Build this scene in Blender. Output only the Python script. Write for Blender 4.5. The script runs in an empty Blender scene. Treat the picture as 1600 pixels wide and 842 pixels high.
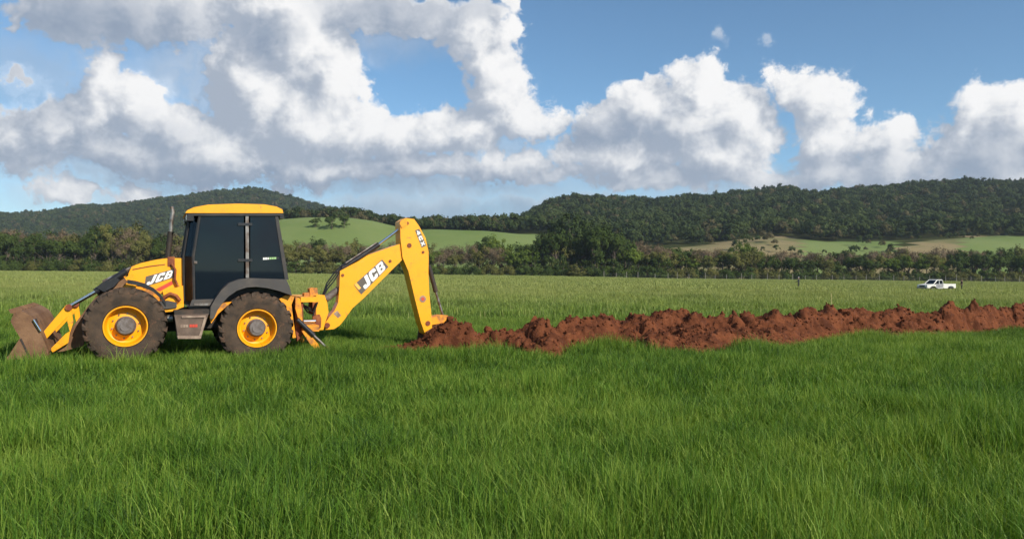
import bpy, bmesh, math, random
import numpy as np
from mathutils import Vector, Matrix, Quaternion

random.seed(7)
rng = np.random.default_rng(7)
scene = bpy.context.scene
COL = scene.collection

# ------------------------------------------------------------------ camera
FPX, ROLL, PITCH, EYE = 1200.0, 0.0095, 0.0025, 1.75
cam_r = Vector((math.cos(ROLL), 0, math.sin(ROLL)))
cam_f = Vector((0, math.cos(PITCH), math.sin(PITCH)))
cam_u = cam_r.cross(cam_f)
cd = bpy.data.cameras.new('camera'); cam = bpy.data.objects.new('camera', cd); COL.objects.link(cam)
cd.sensor_width = 36.0; cd.lens = 36.0 * FPX / 1600.0
cd.clip_start = 0.1; cd.clip_end = 20000
mw = Matrix.Identity(4)
for i in range(3):
    mw[i][0] = cam_r[i]; mw[i][1] = cam_u[i]; mw[i][2] = -cam_f[i]
mw.translation = (0, 0, EYE)
cam.matrix_world = mw
scene.camera = cam

def ray(px, py):
    return cam_f + cam_r * ((px - 800) / FPX) - cam_u * ((py - 421) / FPX)

# ------------------------------------------------------------------ colour management
vs = scene.view_settings
vs.view_transform = 'Standard'; vs.look = 'None'; vs.gamma = 1.0; vs.use_curve_mapping = False
vs.exposure = 0.28
cy = scene.cycles
cy.max_bounces = 4; cy.diffuse_bounces = 2; cy.glossy_bounces = 2; cy.transmission_bounces = 3
cy.transparent_max_bounces = 8; cy.volume_bounces = 0; cy.caustics_reflective = False; cy.caustics_refractive = False
cy.use_denoising = True; cy.use_adaptive_sampling = True; cy.adaptive_threshold = .014; cy.adaptive_min_samples = 24
try:
    cy.denoiser = 'OPENIMAGEDENOISE'; cy.denoising_input_passes = 'RGB_ALBEDO_NORMAL'
except Exception:
    pass

# ------------------------------------------------------------------ sun and sky
SUN_EL = math.radians(33)
sh = Vector((0.74, -0.67, 0)).normalized()
SUN = Vector((sh.x * math.cos(SUN_EL), sh.y * math.cos(SUN_EL), math.sin(SUN_EL)))
sd = bpy.data.lights.new('sun', 'SUN'); sun = bpy.data.objects.new('sun', sd); COL.objects.link(sun)
sd.energy = 5.0; sd.angle = math.radians(0.53); sd.color = (1.0, 0.91, 0.76)
sun.rotation_mode = 'QUATERNION'; sun.rotation_quaternion = (-SUN).to_track_quat('-Z', 'Y')

class NT:
    """small helper to write node trees as expressions"""
    def __init__(s, tree): s.t = tree; s.n = tree.nodes; s.l = tree.links
    def put(s, sock, v):
        if v is None: return
        if isinstance(v, bpy.types.NodeSocket): s.l.new(v, sock)
        elif isinstance(v, (tuple, list)) and sock.type == 'RGBA' and len(v) == 3: sock.default_value = (*v, 1)
        else: sock.default_value = v
    def m(s, op, a, b=None, c=None, clamp=False):
        n = s.n.new('ShaderNodeMath'); n.operation = op; n.use_clamp = clamp
        for i, v in enumerate((a, b, c)): s.put(n.inputs[i], v)
        return n.outputs[0]
    def v(s, op, a, b=None, c=None):
        n = s.n.new('ShaderNodeVectorMath'); n.operation = op
        for i, v in enumerate((a, b, c)):
            if v is not None: s.put(n.inputs[i], v)
        return n.outputs['Value'] if op in ('LENGTH', 'DOT_PRODUCT', 'DISTANCE') else n.outputs[0]
    def noise(s, vec, scale, detail=4, rough=0.55, lac=2.0, color=False, dist=0.0):
        n = s.n.new('ShaderNodeTexNoise'); s.put(n.inputs['Vector'], vec)
        n.inputs['Scale'].default_value = scale; n.inputs['Detail'].default_value = detail
        n.inputs['Roughness'].default_value = rough; n.inputs['Lacunarity'].default_value = lac
        n.inputs['Distortion'].default_value = dist
        return n.outputs['Color'] if color else n.outputs['Fac']
    def smooth(s, x, a, b, lo=0.0, hi=1.0):
        n = s.n.new('ShaderNodeMapRange'); n.interpolation_type = 'SMOOTHSTEP'
        s.put(n.inputs['Value'], x)
        for k, v in (('From Min', a), ('From Max', b), ('To Min', lo), ('To Max', hi)): s.put(n.inputs[k], v)
        return n.outputs[0]
    def mix(s, f, a, b, blend='MIX'):
        n = s.n.new('ShaderNodeMix'); n.data_type = 'RGBA'; n.blend_type = blend
        s.put(n.inputs[0], f); s.put(n.inputs[6], a); s.put(n.inputs[7], b)
        return n.outputs[2]
    def node(s, t, **kw):
        n = s.n.new(t)
        for k, v in kw.items(): setattr(n, k, v)
        return n

def sky_uv(px, py):
    d = ray(px, py)
    return math.atan2(d.x, d.y), d.z / math.hypot(d.x, d.y)

# cumulus lobes: (x, y, rx, ry) laid out as the heaps stand in the sky
LOBES = [
    # long bank low on the left
    (20, 215, 75, 55), (90, 205, 60, 60), (165, 125, 42, 52), (150, 185, 60, 60), (215, 170, 65, 55), (290, 205, 75, 55),
    (60, 250, 110, 38), (200, 245, 120, 42), (340, 235, 110, 60), (120, 160, 30, 24), (75, 180, 30, 22), (215, 130, 30, 22),
    (365, 265, 150, 32), (520, 262, 150, 34), (660, 262, 150, 34), (800, 262, 130, 30),
    # tall white tower, middle left, and its ring round the blue gap
    (400, 120, 85, 110), (455, 60, 95, 90), (520, 130, 60, 80), (470, 190, 110, 70), (555, 205, 80, 55), (620, 215, 70, 45),
    (690, 205, 60, 42), (440, 10, 120, 60), (560, 20, 90, 42), (650, 25, 95, 40), (735, 40, 62, 52), (765, 95, 48, 60),
    (780, 140, 55, 50), (815, 185, 60, 45), (860, 188, 34, 30), (740, 205, 60, 45), (795, 60, 30, 40), (800, 10, 16, 26),
    # dark bank at the top left
    (130, 20, 110, 62), (230, 25, 90, 52), (60, 5, 70, 35), (300, 15, 60, 50), (20, 25, 22, 24),
    # first heap right of the middle
    (1065, 118, 40, 45), (1100, 145, 62, 58), (1010, 170, 62, 55), (950, 190, 60, 45), (1150, 180, 58, 60), (1080, 200, 100, 70),
    (985, 240, 110, 45), (1130, 250, 90, 50), (905, 235, 60, 30), (1185, 165, 26, 28), (1195, 220, 24, 46),
    # second heap
    (1205, 120, 17, 28), (1240, 140, 42, 40), (1285, 160, 50, 50), (1320, 195, 45, 42), (1290, 220, 68, 50), (1370, 220, 56, 36),
    (1415, 200, 24, 30), (1400, 245, 50, 48), (1300, 265, 90, 42),
    # heap at the right edge
    (1545, 175, 55, 52), (1600, 180, 60, 55), (1500, 205, 48, 40), (1560, 235, 100, 50), (1470, 240, 50, 40), (1650, 200, 60, 60),
    # flat base under everything
    (1020, 278, 160, 26), (1200, 282, 150, 24), (1420, 278, 140, 26), (1570, 270, 110, 30),
    # small heaps on the skyline, scraps
    (95, 308, 64, 30), (150, 304, 42, 24), (215, 305, 44, 26), (318, 292, 22, 20), (432, 300, 22, 12),
    (22, 122, 26, 13),
]
VEILS = [(80, 120, 190, 110, .5), (330, 120, 150, 150, .75), (560, 40, 180, 60, .5), (600, 290, 420, 30, .9), (1180, 285, 300, 36, .8),
         (160, 268, 330, 42, .85), (700, 250, 220, 60, .7), (1480, 270, 220, 48, .75), (230, 300, 200, 20, .4), (800, 335, 1300, 46, .92), (1128, 60, 14, 20, .55), (1192, 66, 12, 10, .4)]
# cloud bodies that are thick and grey underneath
GREYS = [(150, 22, 170, 60, 1.0), (280, 25, 70, 45, .7), (620, 18, 150, 38, .95), (425, 50, 50, 34, 1.0), (740, 15, 60, 28, .6), (955, 208, 95, 40, .8),
         (130, 258, 260, 30, .8), (440, 285, 360, 30, .95), (720, 282, 240, 30, .85), (1060, 278, 190, 22, .5), (1330, 262, 130, 40, .55),
         (1520, 250, 130, 50, .75), (20, 150, 110, 80, .8), (600, 258, 140, 24, .5), (250, 205, 110, 34, .35), (1250, 290, 220, 22, .6), (950, 342, 900, 34, .95), (1450, 285, 200, 22, .6), (230, 245, 160, 30, .5), (1040, 215, 60, 34, .4)]
def lobe_uv(b):
    u, v = sky_uv(b[0], b[1]); u2, _ = sky_uv(b[0] + b[2], b[1]); _, v2 = sky_uv(b[0], b[1] - b[3])
    return u, v, abs(u2 - u), abs(v2 - v)

def lobe_sum(h, p, lobes, soft, weighted=False):
    acc = None
    for b in lobes:
        u, v, ru, rv = lobe_uv(b)
        if u > math.pi: u -= 2 * math.pi
        q = h.v('MULTIPLY_ADD', p, (1 / ru, 1 / rv, 0), (-u / ru, -v / rv, 0))
        d = h.v('LENGTH', q)
        if weighted:
            f = h.m('MULTIPLY', h.smooth(d, 1.25, 0.25), b[4])
            acc = f if acc is None else h.m('MAXIMUM', acc, f)
        else:
            w = min(1.6, max(.45, min(ru, rv) / .045))
            f = h.m('MULTIPLY_ADD', d, -w, w)
            acc = f if acc is None else h.m('SMOOTH_MAX', acc, f, soft)
    return acc

def make_sky():
    w = bpy.data.worlds.new('World'); scene.world = w; w.use_nodes = True
    try: w.cycles.sampling_method = 'NONE'
    except Exception: pass
    # cloud field as a group
    g = bpy.data.node_groups.new('cumulus_field', 'ShaderNodeTree')
    g.interface.new_socket('p', in_out='INPUT', socket_type='NodeSocketVector')
    g.interface.new_socket('field', in_out='OUTPUT', socket_type='NodeSocketFloat')
    g.interface.new_socket('warped', in_out='OUTPUT', socket_type='NodeSocketVector')
    h = NT(g); gi = h.node('NodeGroupInput'); go = h.node('NodeGroupOutput')
    p = gi.outputs[0]
    w1 = h.v('SUBTRACT', h.noise(p, 13, 2, .5, color=True), (.5, .5, .5))
    w2 = h.v('SUBTRACT', h.noise(p, 42, 5, .6, color=True), (.5, .5, .5))
    pw = h.v('MULTIPLY_ADD', w1, (.055, .048, 0), p)
    pw2 = h.v('MULTIPLY_ADD', w2, (.040, .040, 0), pw)
    F = lobe_sum(h, pw2, LOBES, .25)
    puff = h.noise(pw, 36, 6, .58)
    F1 = h.m('MULTIPLY_ADD', h.m('SUBTRACT', puff, .5), .80, F)
    F2 = h.m('MULTIPLY_ADD', h.m('SUBTRACT', h.noise(pw, 95, 4, .6), .5), .34, F1)
    g.links.new(F2, go.inputs[0]); g.links.new(pw2, go.inputs[1])

    h = NT(w.node_tree)
    for n in list(h.n): h.n.remove(n)
    out = h.node('ShaderNodeOutputWorld'); bg = h.node('ShaderNodeBackground')
    sky = h.node('ShaderNodeTexSky', sky_type='NISHITA')
    sky.sun_disc = False; sky.sun_elevation = SUN_EL; sky.sun_rotation = math.atan2(SUN.x, SUN.y)
    sky.altitude = 900; sky.air_density = 0.85; sky.dust_density = 0.1; sky.ozone_density = 0.9
    SKY_STRENGTH = 0.105
    skyc = h.v('SCALE', sky.outputs[0]); h.n[-1].inputs['Scale'].default_value = SKY_STRENGTH
    skyc = h.v('MULTIPLY', skyc, (.78, 1.03, 1.10))
    tc = h.node('ShaderNodeTexCoord')
    sep = h.node('ShaderNodeSeparateXYZ'); h.l.new(tc.outputs['Generated'], sep.inputs[0])
    x, y, z = sep.outputs
    az = h.m('ARCTAN2', x, y)
    r = h.m('SQRT', h.m('ADD', h.m('MULTIPLY', x, x), h.m('MULTIPLY', y, y)))
    tv = h.m('DIVIDE', z, h.m('MAXIMUM', r, .05))
    cb = h.node('ShaderNodeCombineXYZ'); h.put(cb.inputs[0], az); h.put(cb.inputs[1], tv)
    p = cb.outputs[0]
    ga = h.node('ShaderNodeGroup', node_tree=g); h.l.new(p, ga.inputs[0])
    gb = h.node('ShaderNodeGroup', node_tree=g)
    h.l.new(h.v('ADD', p, (.026, .022, 0)), gb.inputs[0])
    fa, fb, pw = ga.outputs[0], gb.outputs[0], ga.outputs[1]
    body = h.smooth(fa, -.04, .22)
    veil = h.m('MULTIPLY', lobe_sum(h, pw, VEILS, 0, True), h.smooth(h.noise(pw, 9, 5, .6), .18, .55))
    cover = h.m('MAXIMUM', body, veil)
    relief = h.m('SUBTRACT', fa, fb)
    lit = h.smooth(relief, -.46, .60)
    thick = lobe_sum(h, pw, GREYS, 0, True)
    grey = h.m('MULTIPLY', thick, h.smooth(h.noise(pw, 16, 4, .6), .15, .70, .60, 1.0))
    tone = h.m('MULTIPLY', h.m('MULTIPLY_ADD', lit, .78, .22), h.m('MULTIPLY_ADD', grey, -.80, 1.0))
    rim = h.m('MULTIPLY', h.smooth(fa, .55, .02), h.smooth(relief, -.25, .25))          # thin sunward edges pass light
    tone = h.m('MAXIMUM', tone, h.m('MULTIPLY', rim, h.m('MULTIPLY_ADD', grey, -.35, .98)))
    colr = h.mix(tone, (.190, .250, .350), (.84, .83, .82))
    thin = h.m('SUBTRACT', cover, body, clamp=True)
    colr = h.mix(thin, colr, h.mix(grey, (.50, .55, .61), (.235, .335, .450)))
    final = h.mix(h.m('MULTIPLY', cover, .985), skyc, colr)
    h.l.new(final, bg.inputs['Color']); bg.inputs['Strength'].default_value = 1.0
    # the same broken cumulus goes on round the horizon and overhead, without named heaps
    q = h.v('MULTIPLY', tc.outputs['Generated'], (1, 1, 1.6))
    n1 = h.noise(q, 3.2, 6, .55, dist=.3)
    oc = h.smooth(n1, .50, .62)
    ol = h.smooth(h.m('SUBTRACT', n1, h.noise(h.v('ADD', q, (.03, -.03, .03)), 3.2, 4, .55, dist=.3)), -.04, .05)
    ocol = h.mix(ol, (.36, .41, .49), (.80, .795, .79))
    bg2 = h.node('ShaderNodeBackground'); h.l.new(h.mix(oc, skyc, ocol), bg2.inputs['Color'])
    ahead = h.m('MULTIPLY', h.smooth(h.m('ABSOLUTE', az), .78, .70), h.smooth(tv, .60, .48))
    ms = h.node('ShaderNodeMixShader'); h.put(ms.inputs[0], ahead)
    h.l.new(bg2.outputs[0], ms.inputs[1]); h.l.new(bg.outputs[0], ms.inputs[2])
    h.l.new(ms.outputs[0], out.inputs[0])
make_sky()

# ------------------------------------------------------------------ helpers
def link(o, parent=None):
    COL.objects.link(o)
    if parent is not None: o.parent = parent
    return o

def tag(o, label=None, category=None, group=None, kind=None):
    if label: o['label'] = label
    if category: o['category'] = category
    if group: o['group'] = group
    if kind: o['kind'] = kind
    return o

def empty(name, loc=(0, 0, 0), rz=0.0, parent=None):
    o = bpy.data.objects.new(name, None); o.location = loc; o.rotation_euler = (0, 0, rz); o.empty_display_size = .2
    return link(o, parent)

def mesh_obj(name, verts, faces, mats, parent=None, smooth=False, mat_idx=None):
    me = bpy.data.meshes.new(name)
    verts = np.asarray(verts, dtype=np.float32)
    if isinstance(faces, np.ndarray):
        nv = faces.shape[1]; nf = len(faces)
        me.vertices.add(len(verts)); me.vertices.foreach_set('co', verts.ravel())
        me.loops.add(nf * nv); me.loops.foreach_set('vertex_index', faces.astype(np.int32).ravel())
        me.polygons.add(nf); me.polygons.foreach_set('loop_start', np.arange(nf, dtype=np.int32) * nv)
        me.update(calc_edges=True)
    else:
        me.from_pydata([tuple(v) for v in verts.tolist()], [], faces); me.update()
    for m in (mats if isinstance(mats, (list, tuple)) else [mats]): me.materials.append(m)
    if mat_idx is not None: me.polygons.foreach_set('material_index', np.asarray(mat_idx, dtype=np.int32))
    if smooth: me.polygons.foreach_set('use_smooth', np.ones(len(me.polygons), dtype=bool))
    me.validate()
    if name.startswith('_'): return me
    return link(bpy.data.objects.new(name, me), parent)

def bm_obj(name, bm, mat, parent=None, smooth=False, bevel=0.0, seg=2):
    if bevel > 0:
        es = [e for e in bm.edges if len(e.link_faces) == 2 and e.calc_face_angle(0) > .5]
        if es: bmesh.ops.bevel(bm, geom=es, offset=bevel, segments=seg, profile=.6, affect='EDGES', clamp_overlap=True)
    bmesh.ops.recalc_face_normals(bm, faces=bm.faces[:])
    me = bpy.data.meshes.new(name); bm.to_mesh(me); bm.free()
    for m in (mat if isinstance(mat, (list, tuple)) else [mat]): me.materials.append(m)
    o = bpy.data.objects.new(name, me); link(o, parent)
    if smooth:
        for p in me.polygons: p.use_smooth = True
        try: me.set_sharp_from_angle(angle=math.radians(35))
        except Exception: pass
    return o

def bm_poly(bm, pts, y0, y1):
    """prism: outline in (x, z), between two y planes"""
    a = [bm.verts.new((x, y0, z)) for x, z in pts]; b = [bm.verts.new((x, y1, z)) for x, z in pts]
    n = len(pts)
    bm.faces.new(a); bm.faces.new(b[::-1])
    for i in range(n): bm.faces.new((a[i], b[i], b[(i + 1) % n], a[(i + 1) % n]))

def bm_box(bm, x0, x1, y0, y1, z0, z1):
    bm_poly(bm, [(x0, z0), (x1, z0), (x1, z1), (x0, z1)], y0, y1)

def bm_tube(bm, pts, rad, n=10, cap=True):
    pts = [Vector(p) for p in pts]
    rads = rad if isinstance(rad, (list, tuple)) else [rad] * len(pts)
    rings = []; up = None
    for i, p in enumerate(pts):
        t = (pts[min(i + 1, len(pts) - 1)] - pts[max(i - 1, 0)]).normalized()
        if up is None: up = t.orthogonal().normalized()
        up = (up - t * up.dot(t))
        if up.length < 1e-5: up = t.orthogonal()
        up.normalize(); s = t.cross(up)
        rings.append([bm.verts.new(p + (up * math.cos(2 * math.pi * k / n) + s * math.sin(2 * math.pi * k / n)) * rads[i]) for k in range(n)])
    for a, b in zip(rings, rings[1:]):
        for k in range(n): bm.faces.new((a[k], a[(k + 1) % n], b[(k + 1) % n], b[k]))
    if cap: bm.faces.new(rings[0][::-1]); bm.faces.new(rings[-1])

def bm_lathe(bm, prof, n=48, axis_y=True):
    """profile (r, y) turned about the y axis"""
    rings = []
    for r, y in prof:
        rings.append([bm.verts.new((r * math.cos(2 * math.pi * k / n), y, r * math.sin(2 * math.pi * k / n))) for k in range(n)])
    for a, b in zip(rings, rings[1:]):
        for k in range(n): bm.faces.new((a[k], a[(k + 1) % n], b[(k + 1) % n], b[k]))
    return rings

# numpy noise
def _hash(ix, iy, seed):
    h = (ix.astype(np.int64) * 374761393 + iy.astype(np.int64) * 668265263 + seed * 1442695041) & 0x7fffffff
    h = ((h ^ (h >> 13)) * 1274126177) & 0x7fffffff
    return ((h ^ (h >> 16)) & 0xffff) / 65535.0

def vnoise(x, y, seed=0):
    ix = np.floor(x); iy = np.floor(y); fx = x - ix; fy = y - iy
    fx = fx * fx * fx * (fx * (fx * 6 - 15) + 10); fy = fy * fy * fy * (fy * (fy * 6 - 15) + 10)
    a = _hash(ix, iy, seed); b = _hash(ix + 1, iy, seed); c = _hash(ix, iy + 1, seed); d = _hash(ix + 1, iy + 1, seed)
    return (a + (b - a) * fx) * (1 - fy) + (c + (d - c) * fx) * fy

def fbm(x, y, seed=0, octv=4, gain=.5):
    s = 0; a = 1; t = 0
    for k in range(octv):
        s = s + a * vnoise(x, y, seed + k * 17); t += a; a *= gain; x = x * 2.03 + 11.3; y = y * 2.03 + 5.7
    return s / t

def worley(x, y, seed=0):
    ix = np.floor(x); iy = np.floor(y); best = np.full(np.shape(x), 9.0); cid = np.zeros(np.shape(x))
    for dx in (-1, 0, 1):
        for dy in (-1, 0, 1):
            cx = ix + dx; cyy = iy + dy
            qx = cx + _hash(cx, cyy, seed); qy = cyy + _hash(cx, cyy, seed + 5)
            d = (qx - x) ** 2 + (qy - y) ** 2
            cid = np.where(d < best, _hash(cx, cyy, seed + 9), cid); best = np.minimum(best, d)
    return np.sqrt(best), cid

def sstep(a, b, x):
    t = np.clip((x - a) / (b - a), 0, 1); return t * t * (3 - 2 * t)

# ------------------------------------------------------------------ materials
def new_mat(name):
    m = bpy.data.materials.new(name); m.use_nodes = True
    for n in list(m.node_tree.nodes): m.node_tree.nodes.remove(n)
    h = NT(m.node_tree); out = h.node('ShaderNodeOutputMaterial')
    return m, h, out

def pmat(name, base, rough=.5, metal=0.0, other=None, scale=6.0, lo=.35, hi=.65, detail=5, bump=0.0, bscale=40.0, coat=0.0, spec=.5, coord='Object', fine=None, speck=None):
    """principled surface: base colour broken by a second colour (dirt, wear, stain) through noise, with fine relief"""
    m, h, out = new_mat(name)
    bs = h.node('ShaderNodeBsdfPrincipled'); tc = h.node('ShaderNodeTexCoord')
    if coord == 'World':
        ge = h.node('ShaderNodeNewGeometry'); P = ge.outputs['Position']
    else: P = tc.outputs[coord]
    c = None
    if other is not None:
        f = h.smooth(h.noise(P, scale, detail, .6), lo, hi)
        c = h.mix(f, base, other)
    if speck is not None:
        sc_, s_scale, s_lo, s_hi = speck
        c = h.mix(h.smooth(h.noise(P, s_scale, 6, .65), s_lo, s_hi), c if c is not None else base, sc_)
    if fine is not None:
        f2 = h.noise(P, bscale, 3, .6)
        c = h.mix(h.m('MULTIPLY', f2, fine), c if c is not None else base, (0, 0, 0))
    h.put(bs.inputs['Base Color'], c if c is not None else base)
    r = h.m('MULTIPLY_ADD', h.noise(P, scale * 2.3, 3), .25, rough - .12) if other is not None else rough
    h.put(bs.inputs['Roughness'], r)
    bs.inputs['Metallic'].default_value = metal
    bs.inputs['Coat Weight'].default_value = coat
    bs.inputs['Specular IOR Level'].default_value = spec
    if bump > 0:
        b = h.node('ShaderNodeBump'); b.inputs['Strength'].default_value = bump; b.inputs['Distance'].default_value = .02
        h.l.new(h.noise(P, bscale, 4, .6), b.inputs['Height']); h.l.new(b.outputs[0], bs.inputs['Normal'])
    h.l.new(bs.outputs[0], out.inputs[0])
    return m

def leaf_mat(name, dark, light, accent=None, trans=.22, scale=.35, acc_lo=.55, acc_hi=.8, obj_rand=.35):
    """leaves: colour drifts from clump to clump and plant to plant, some light comes through"""
    m, h, out = new_mat(name)
    ge = h.node('ShaderNodeNewGeometry'); oi = h.node('ShaderNodeObjectInfo')
    f = h.smooth(h.noise(ge.outputs['Position'], scale, 4, .6), .25, .75)
    rnd = oi.outputs['Random']
    f = h.m('ADD', h.m('MULTIPLY', f, 1 - obj_rand), h.m('MULTIPLY', rnd, obj_rand))
    c = h.mix(f, dark, light)
    if accent is not None:
        f2 = h.smooth(h.noise(ge.outputs['Position'], scale * 2.7, 3, .6), acc_lo, acc_hi)
        c = h.mix(f2, c, accent)
    d = h.node('ShaderNodeBsdfDiffuse'); t = h.node('ShaderNodeBsdfTranslucent')
    h.put(d.inputs[0], c); h.put(t.inputs[0], h.mix(.5, c, h.mix(1.0, c, (1.0, .95, .35), 'MULTIPLY')))
    ms = h.node('ShaderNodeMixShader'); ms.inputs[0].default_value = trans
    h.l.new(d.outputs[0], ms.inputs[1]); h.l.new(t.outputs[0], ms.inputs[2])
    h.l.new(ms.outputs[0], out.inputs[0])
    return m

# ------------------------------------------------------------------ frame of the machine and trench
TR = math.radians(25)
EX = np.array([math.cos(TR), math.sin(TR)]); EY = np.array([-math.sin(TR), math.cos(TR)])
ROOT = np.array([-4.81, 14.5]) + 1.15 * EY
def to_local(X, Y):
    dx = X - ROOT[0]; dy = Y - ROOT[1]
    return dx * EX[0] + dy * EX[1], dx * EY[0] + dy * EY[1]
def to_world(x, y):
    return ROOT[0] + x * EX[0] + y * EY[0], ROOT[1] + x * EX[1] + y * EY[1]
def P2L(px, py, yl):
    """a point seen at (px, py) on the machine's lengthwise plane y = yl, as (x, z) in the machine's frame"""
    d = ray(px, py)
    den = d.x * EY[0] + d.y * EY[1]
    t = (yl + ROOT[0] * EY[0] + ROOT[1] * EY[1]) / den
    X, Y, Z = d.x * t, d.y * t, EYE + d.z * t
    return (X - ROOT[0]) * EX[0] + (Y - ROOT[1]) * EX[1], Z
def PP(pts, yl): return [P2L(a, b, yl) for a, b in pts]

# ------------------------------------------------------------------ terrain
def hor(px): return 424 + (px - 800) * .0095
def prof(points, dist):
    xs = np.array([(p[0] - 800) / FPX for p in points]); zs = np.array([(hor(p[0]) - p[1]) / FPX * dist + EYE for p in points])
    return xs, zs
R1 = prof([(-300, 400), (0, 398), (250, 385), (330, 362), (380, 350), (435, 343), (480, 340), (540, 340), (580, 345), (610, 352), (640, 358), (700, 359), (760, 361), (835, 368), (900, 378), (1000, 386), (1100, 383), (1200, 374), (1300, 379), (1400, 377), (1500, 373), (1600, 372), (2000, 372)], 430)
R2 = prof([(-300, 378), (600, 376), (740, 374), (780, 364), (810, 356), (830, 341), (860, 325), (900, 320), (1000, 323), (1060, 321), (1100, 318), (1150, 312), (1200, 310), (1235, 303), (1265, 313), (1300, 309), (1350, 305), (1400, 301), (1500, 295), (1600, 297), (2000, 300)], 850)
R3 = prof([(-300, 350), (0, 343), (60, 341), (120, 331), (180, 329), (215, 324), (245, 319), (300, 314), (340, 309), (385, 304), (420, 308), (470, 323), (520, 334), (580, 346), (640, 353), (700, 362), (800, 372), (900, 360), (1000, 345), (2000, 345)], 1500)
def height(X, Y):
    X = np.asarray(X, float); Y = np.asarray(Y, float)
    u = X / np.maximum(Y, 60.0)
    h1 = np.interp(u, *R1); h2 = np.interp(u, *R2); h3 = np.interp(u, *R3)
    z = np.where(Y < 430, h1 * sstep(288, 432, Y),
        np.where(Y < 850, h1 + (h2 - h1) * (.35 * sstep(430, 850, Y) + .65 * np.clip((Y - 430) / 420, 0, 1)),
        np.where(Y < 1500, h2 + (h3 - h2) * sstep(850, 1500, Y), h3 - (Y - 1500) * .12)))
    far_ = sstep(300, 420, Y)
    z = z + far_ * (fbm(X / 60, Y / 60, 3, 3) - .5) * 4 * sstep(450, 600, Y)
    z = z + (1 - far_) * (fbm(X / 22, Y / 22, 8, 3) - .5) * .30 * sstep(19, 45, np.hypot(X, Y))
    z = z - .45 * sstep(40, 110, Y) * sstep(5, 60, X) * (1 - far_)
    return np.maximum(z, -30)

TX0, TX1, TYA, TYB = 3.35, 40.0, -.38, .42     # the trench in the machine's frame
def soil_line(x): return .10 * np.sin(x * 1.7) + .06 * np.sin(x * 4.3 + 1)

def spaced(a, b, fine, grow, centre):
    out = [centre]; s = fine
    while out[-1] < b: out.append(out[-1] + s); s = fine + grow * abs(out[-1] - centre)
    left = [centre]; s = fine
    while left[-1] > a: left.append(left[-1] - s); s = fine + grow * abs(left[-1] - centre)
    return np.array(sorted(set(left[1:]) | set(out)))

def region(X, Y):
    """0 pasture, 1 green hill field, 2 ploughed or dry field, 3 woodland floor"""
    px = 800 + FPX * X / np.maximum(Y, 1)
    r = np.full(X.shape, 3)
    edge = (fbm(X / 40, Y / 40, 21, 3) - .5) * 60
    r = np.where((px > 300) & (px < 880) & (Y < 462), 1, r)
    e = Y + edge * .5
    r = np.where((px > 1040) & (px < 1290) & (Y > 300) & (e < 466 - np.abs(px - 1190) * .45), 2, r)
    r = np.where((px > 1255) & (px < 1400) & (Y > 300) & (e < 428), 1, r)
    r = np.where((px > 1290) & (px < 1530) & (Y > 300) & (e < 318 + (px - 1290) * .58), 2, r)
    r = np.where((px > 1500) & (Y > 300) & (e < 446), 1, r)
    return np.where(Y < 292, 0, r)

soil_under = pmat('pasture_soil', (.060, .085, .022), .95, other=(.115, .135, .045), scale=.18, lo=.3, hi=.7, bump=.6, bscale=9, coord='World', spec=.1)
hill_green = pmat('hill_pasture', (.12, .175, .050), .95, other=(.165, .21, .075), scale=.02, lo=.3, hi=.7, bump=.3, bscale=.8, coord='World', spec=.05)
hill_tan = pmat('dry_field', (.235, .19, .10), .95, other=(.125, .135, .055), scale=.025, lo=.42, hi=.66, bump=.3, bscale=.8, coord='World', spec=.05)
wood_floor = pmat('woodland_floor', (.025, .035, .012), 1.0, other=(.05, .055, .022), scale=.05, coord='World', spec=.0)
red_soil = pmat('red_soil', (.172, .058, .026), .95, other=(.078, .026, .013), scale=3.2, lo=.35, hi=.68, speck=((.24, .092, .042), 9, .56, .74), bump=1.0, bscale=26, coord='World', spec=.12, fine=.30)

def make_ground():
    xs = spaced(-1500, 2150, .5, .035, 6.0); ys = spaced(-500, 1900, .5, .035, 0.0)
    xs = np.unique(np.concatenate([xs[(xs < TX0 - .3) | (xs > TX1 + .3)], np.arange(TX0 - .2, TX1 + .21, .2)]))
    ys = np.unique(np.concatenate([ys[(ys < -.8) | (ys > .8)], np.array([-.7, -.5, -.40, -.37, -.2, 0, .2, .40, .43, .55, .7])]))
    gx, gy = np.meshgrid(xs, ys)
    wx, wy = to_world(gx, gy)
    z = height(wx, wy)
    cut = ((gx > TX0) & (gx < TX1) & (gy > TYA) & (gy < TYB))
    z = np.where(cut, z - .85 + .12 * vnoise(gx * 2, gy * 2, 4), z)
    nx, ny = len(xs), len(ys)
    V = np.stack([wx.ravel(), wy.ravel(), z.ravel()], 1)
    i = np.arange(ny - 1)[:, None] * nx + np.arange(nx - 1)[None, :]
    Fc = np.stack([i, i + 1, i + nx + 1, i + nx], -1).reshape(-1, 4)
    c = V[Fc].mean(1); reg = region(c[:, 0], c[:, 1])
    lx, ly = to_local(c[:, 0], c[:, 1])
    bare = (lx > TX0 - .1) & (lx < TX1) & (ly > TYA - .1) & (ly < TYB + .1)
    reg = np.where(bare, 4, reg)
    o = mesh_obj('ground', V, Fc, [soil_under, hill_green, hill_tan, wood_floor, red_soil], smooth=True, mat_idx=reg)
    return tag(o, kind='structure')
make_ground()

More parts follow.
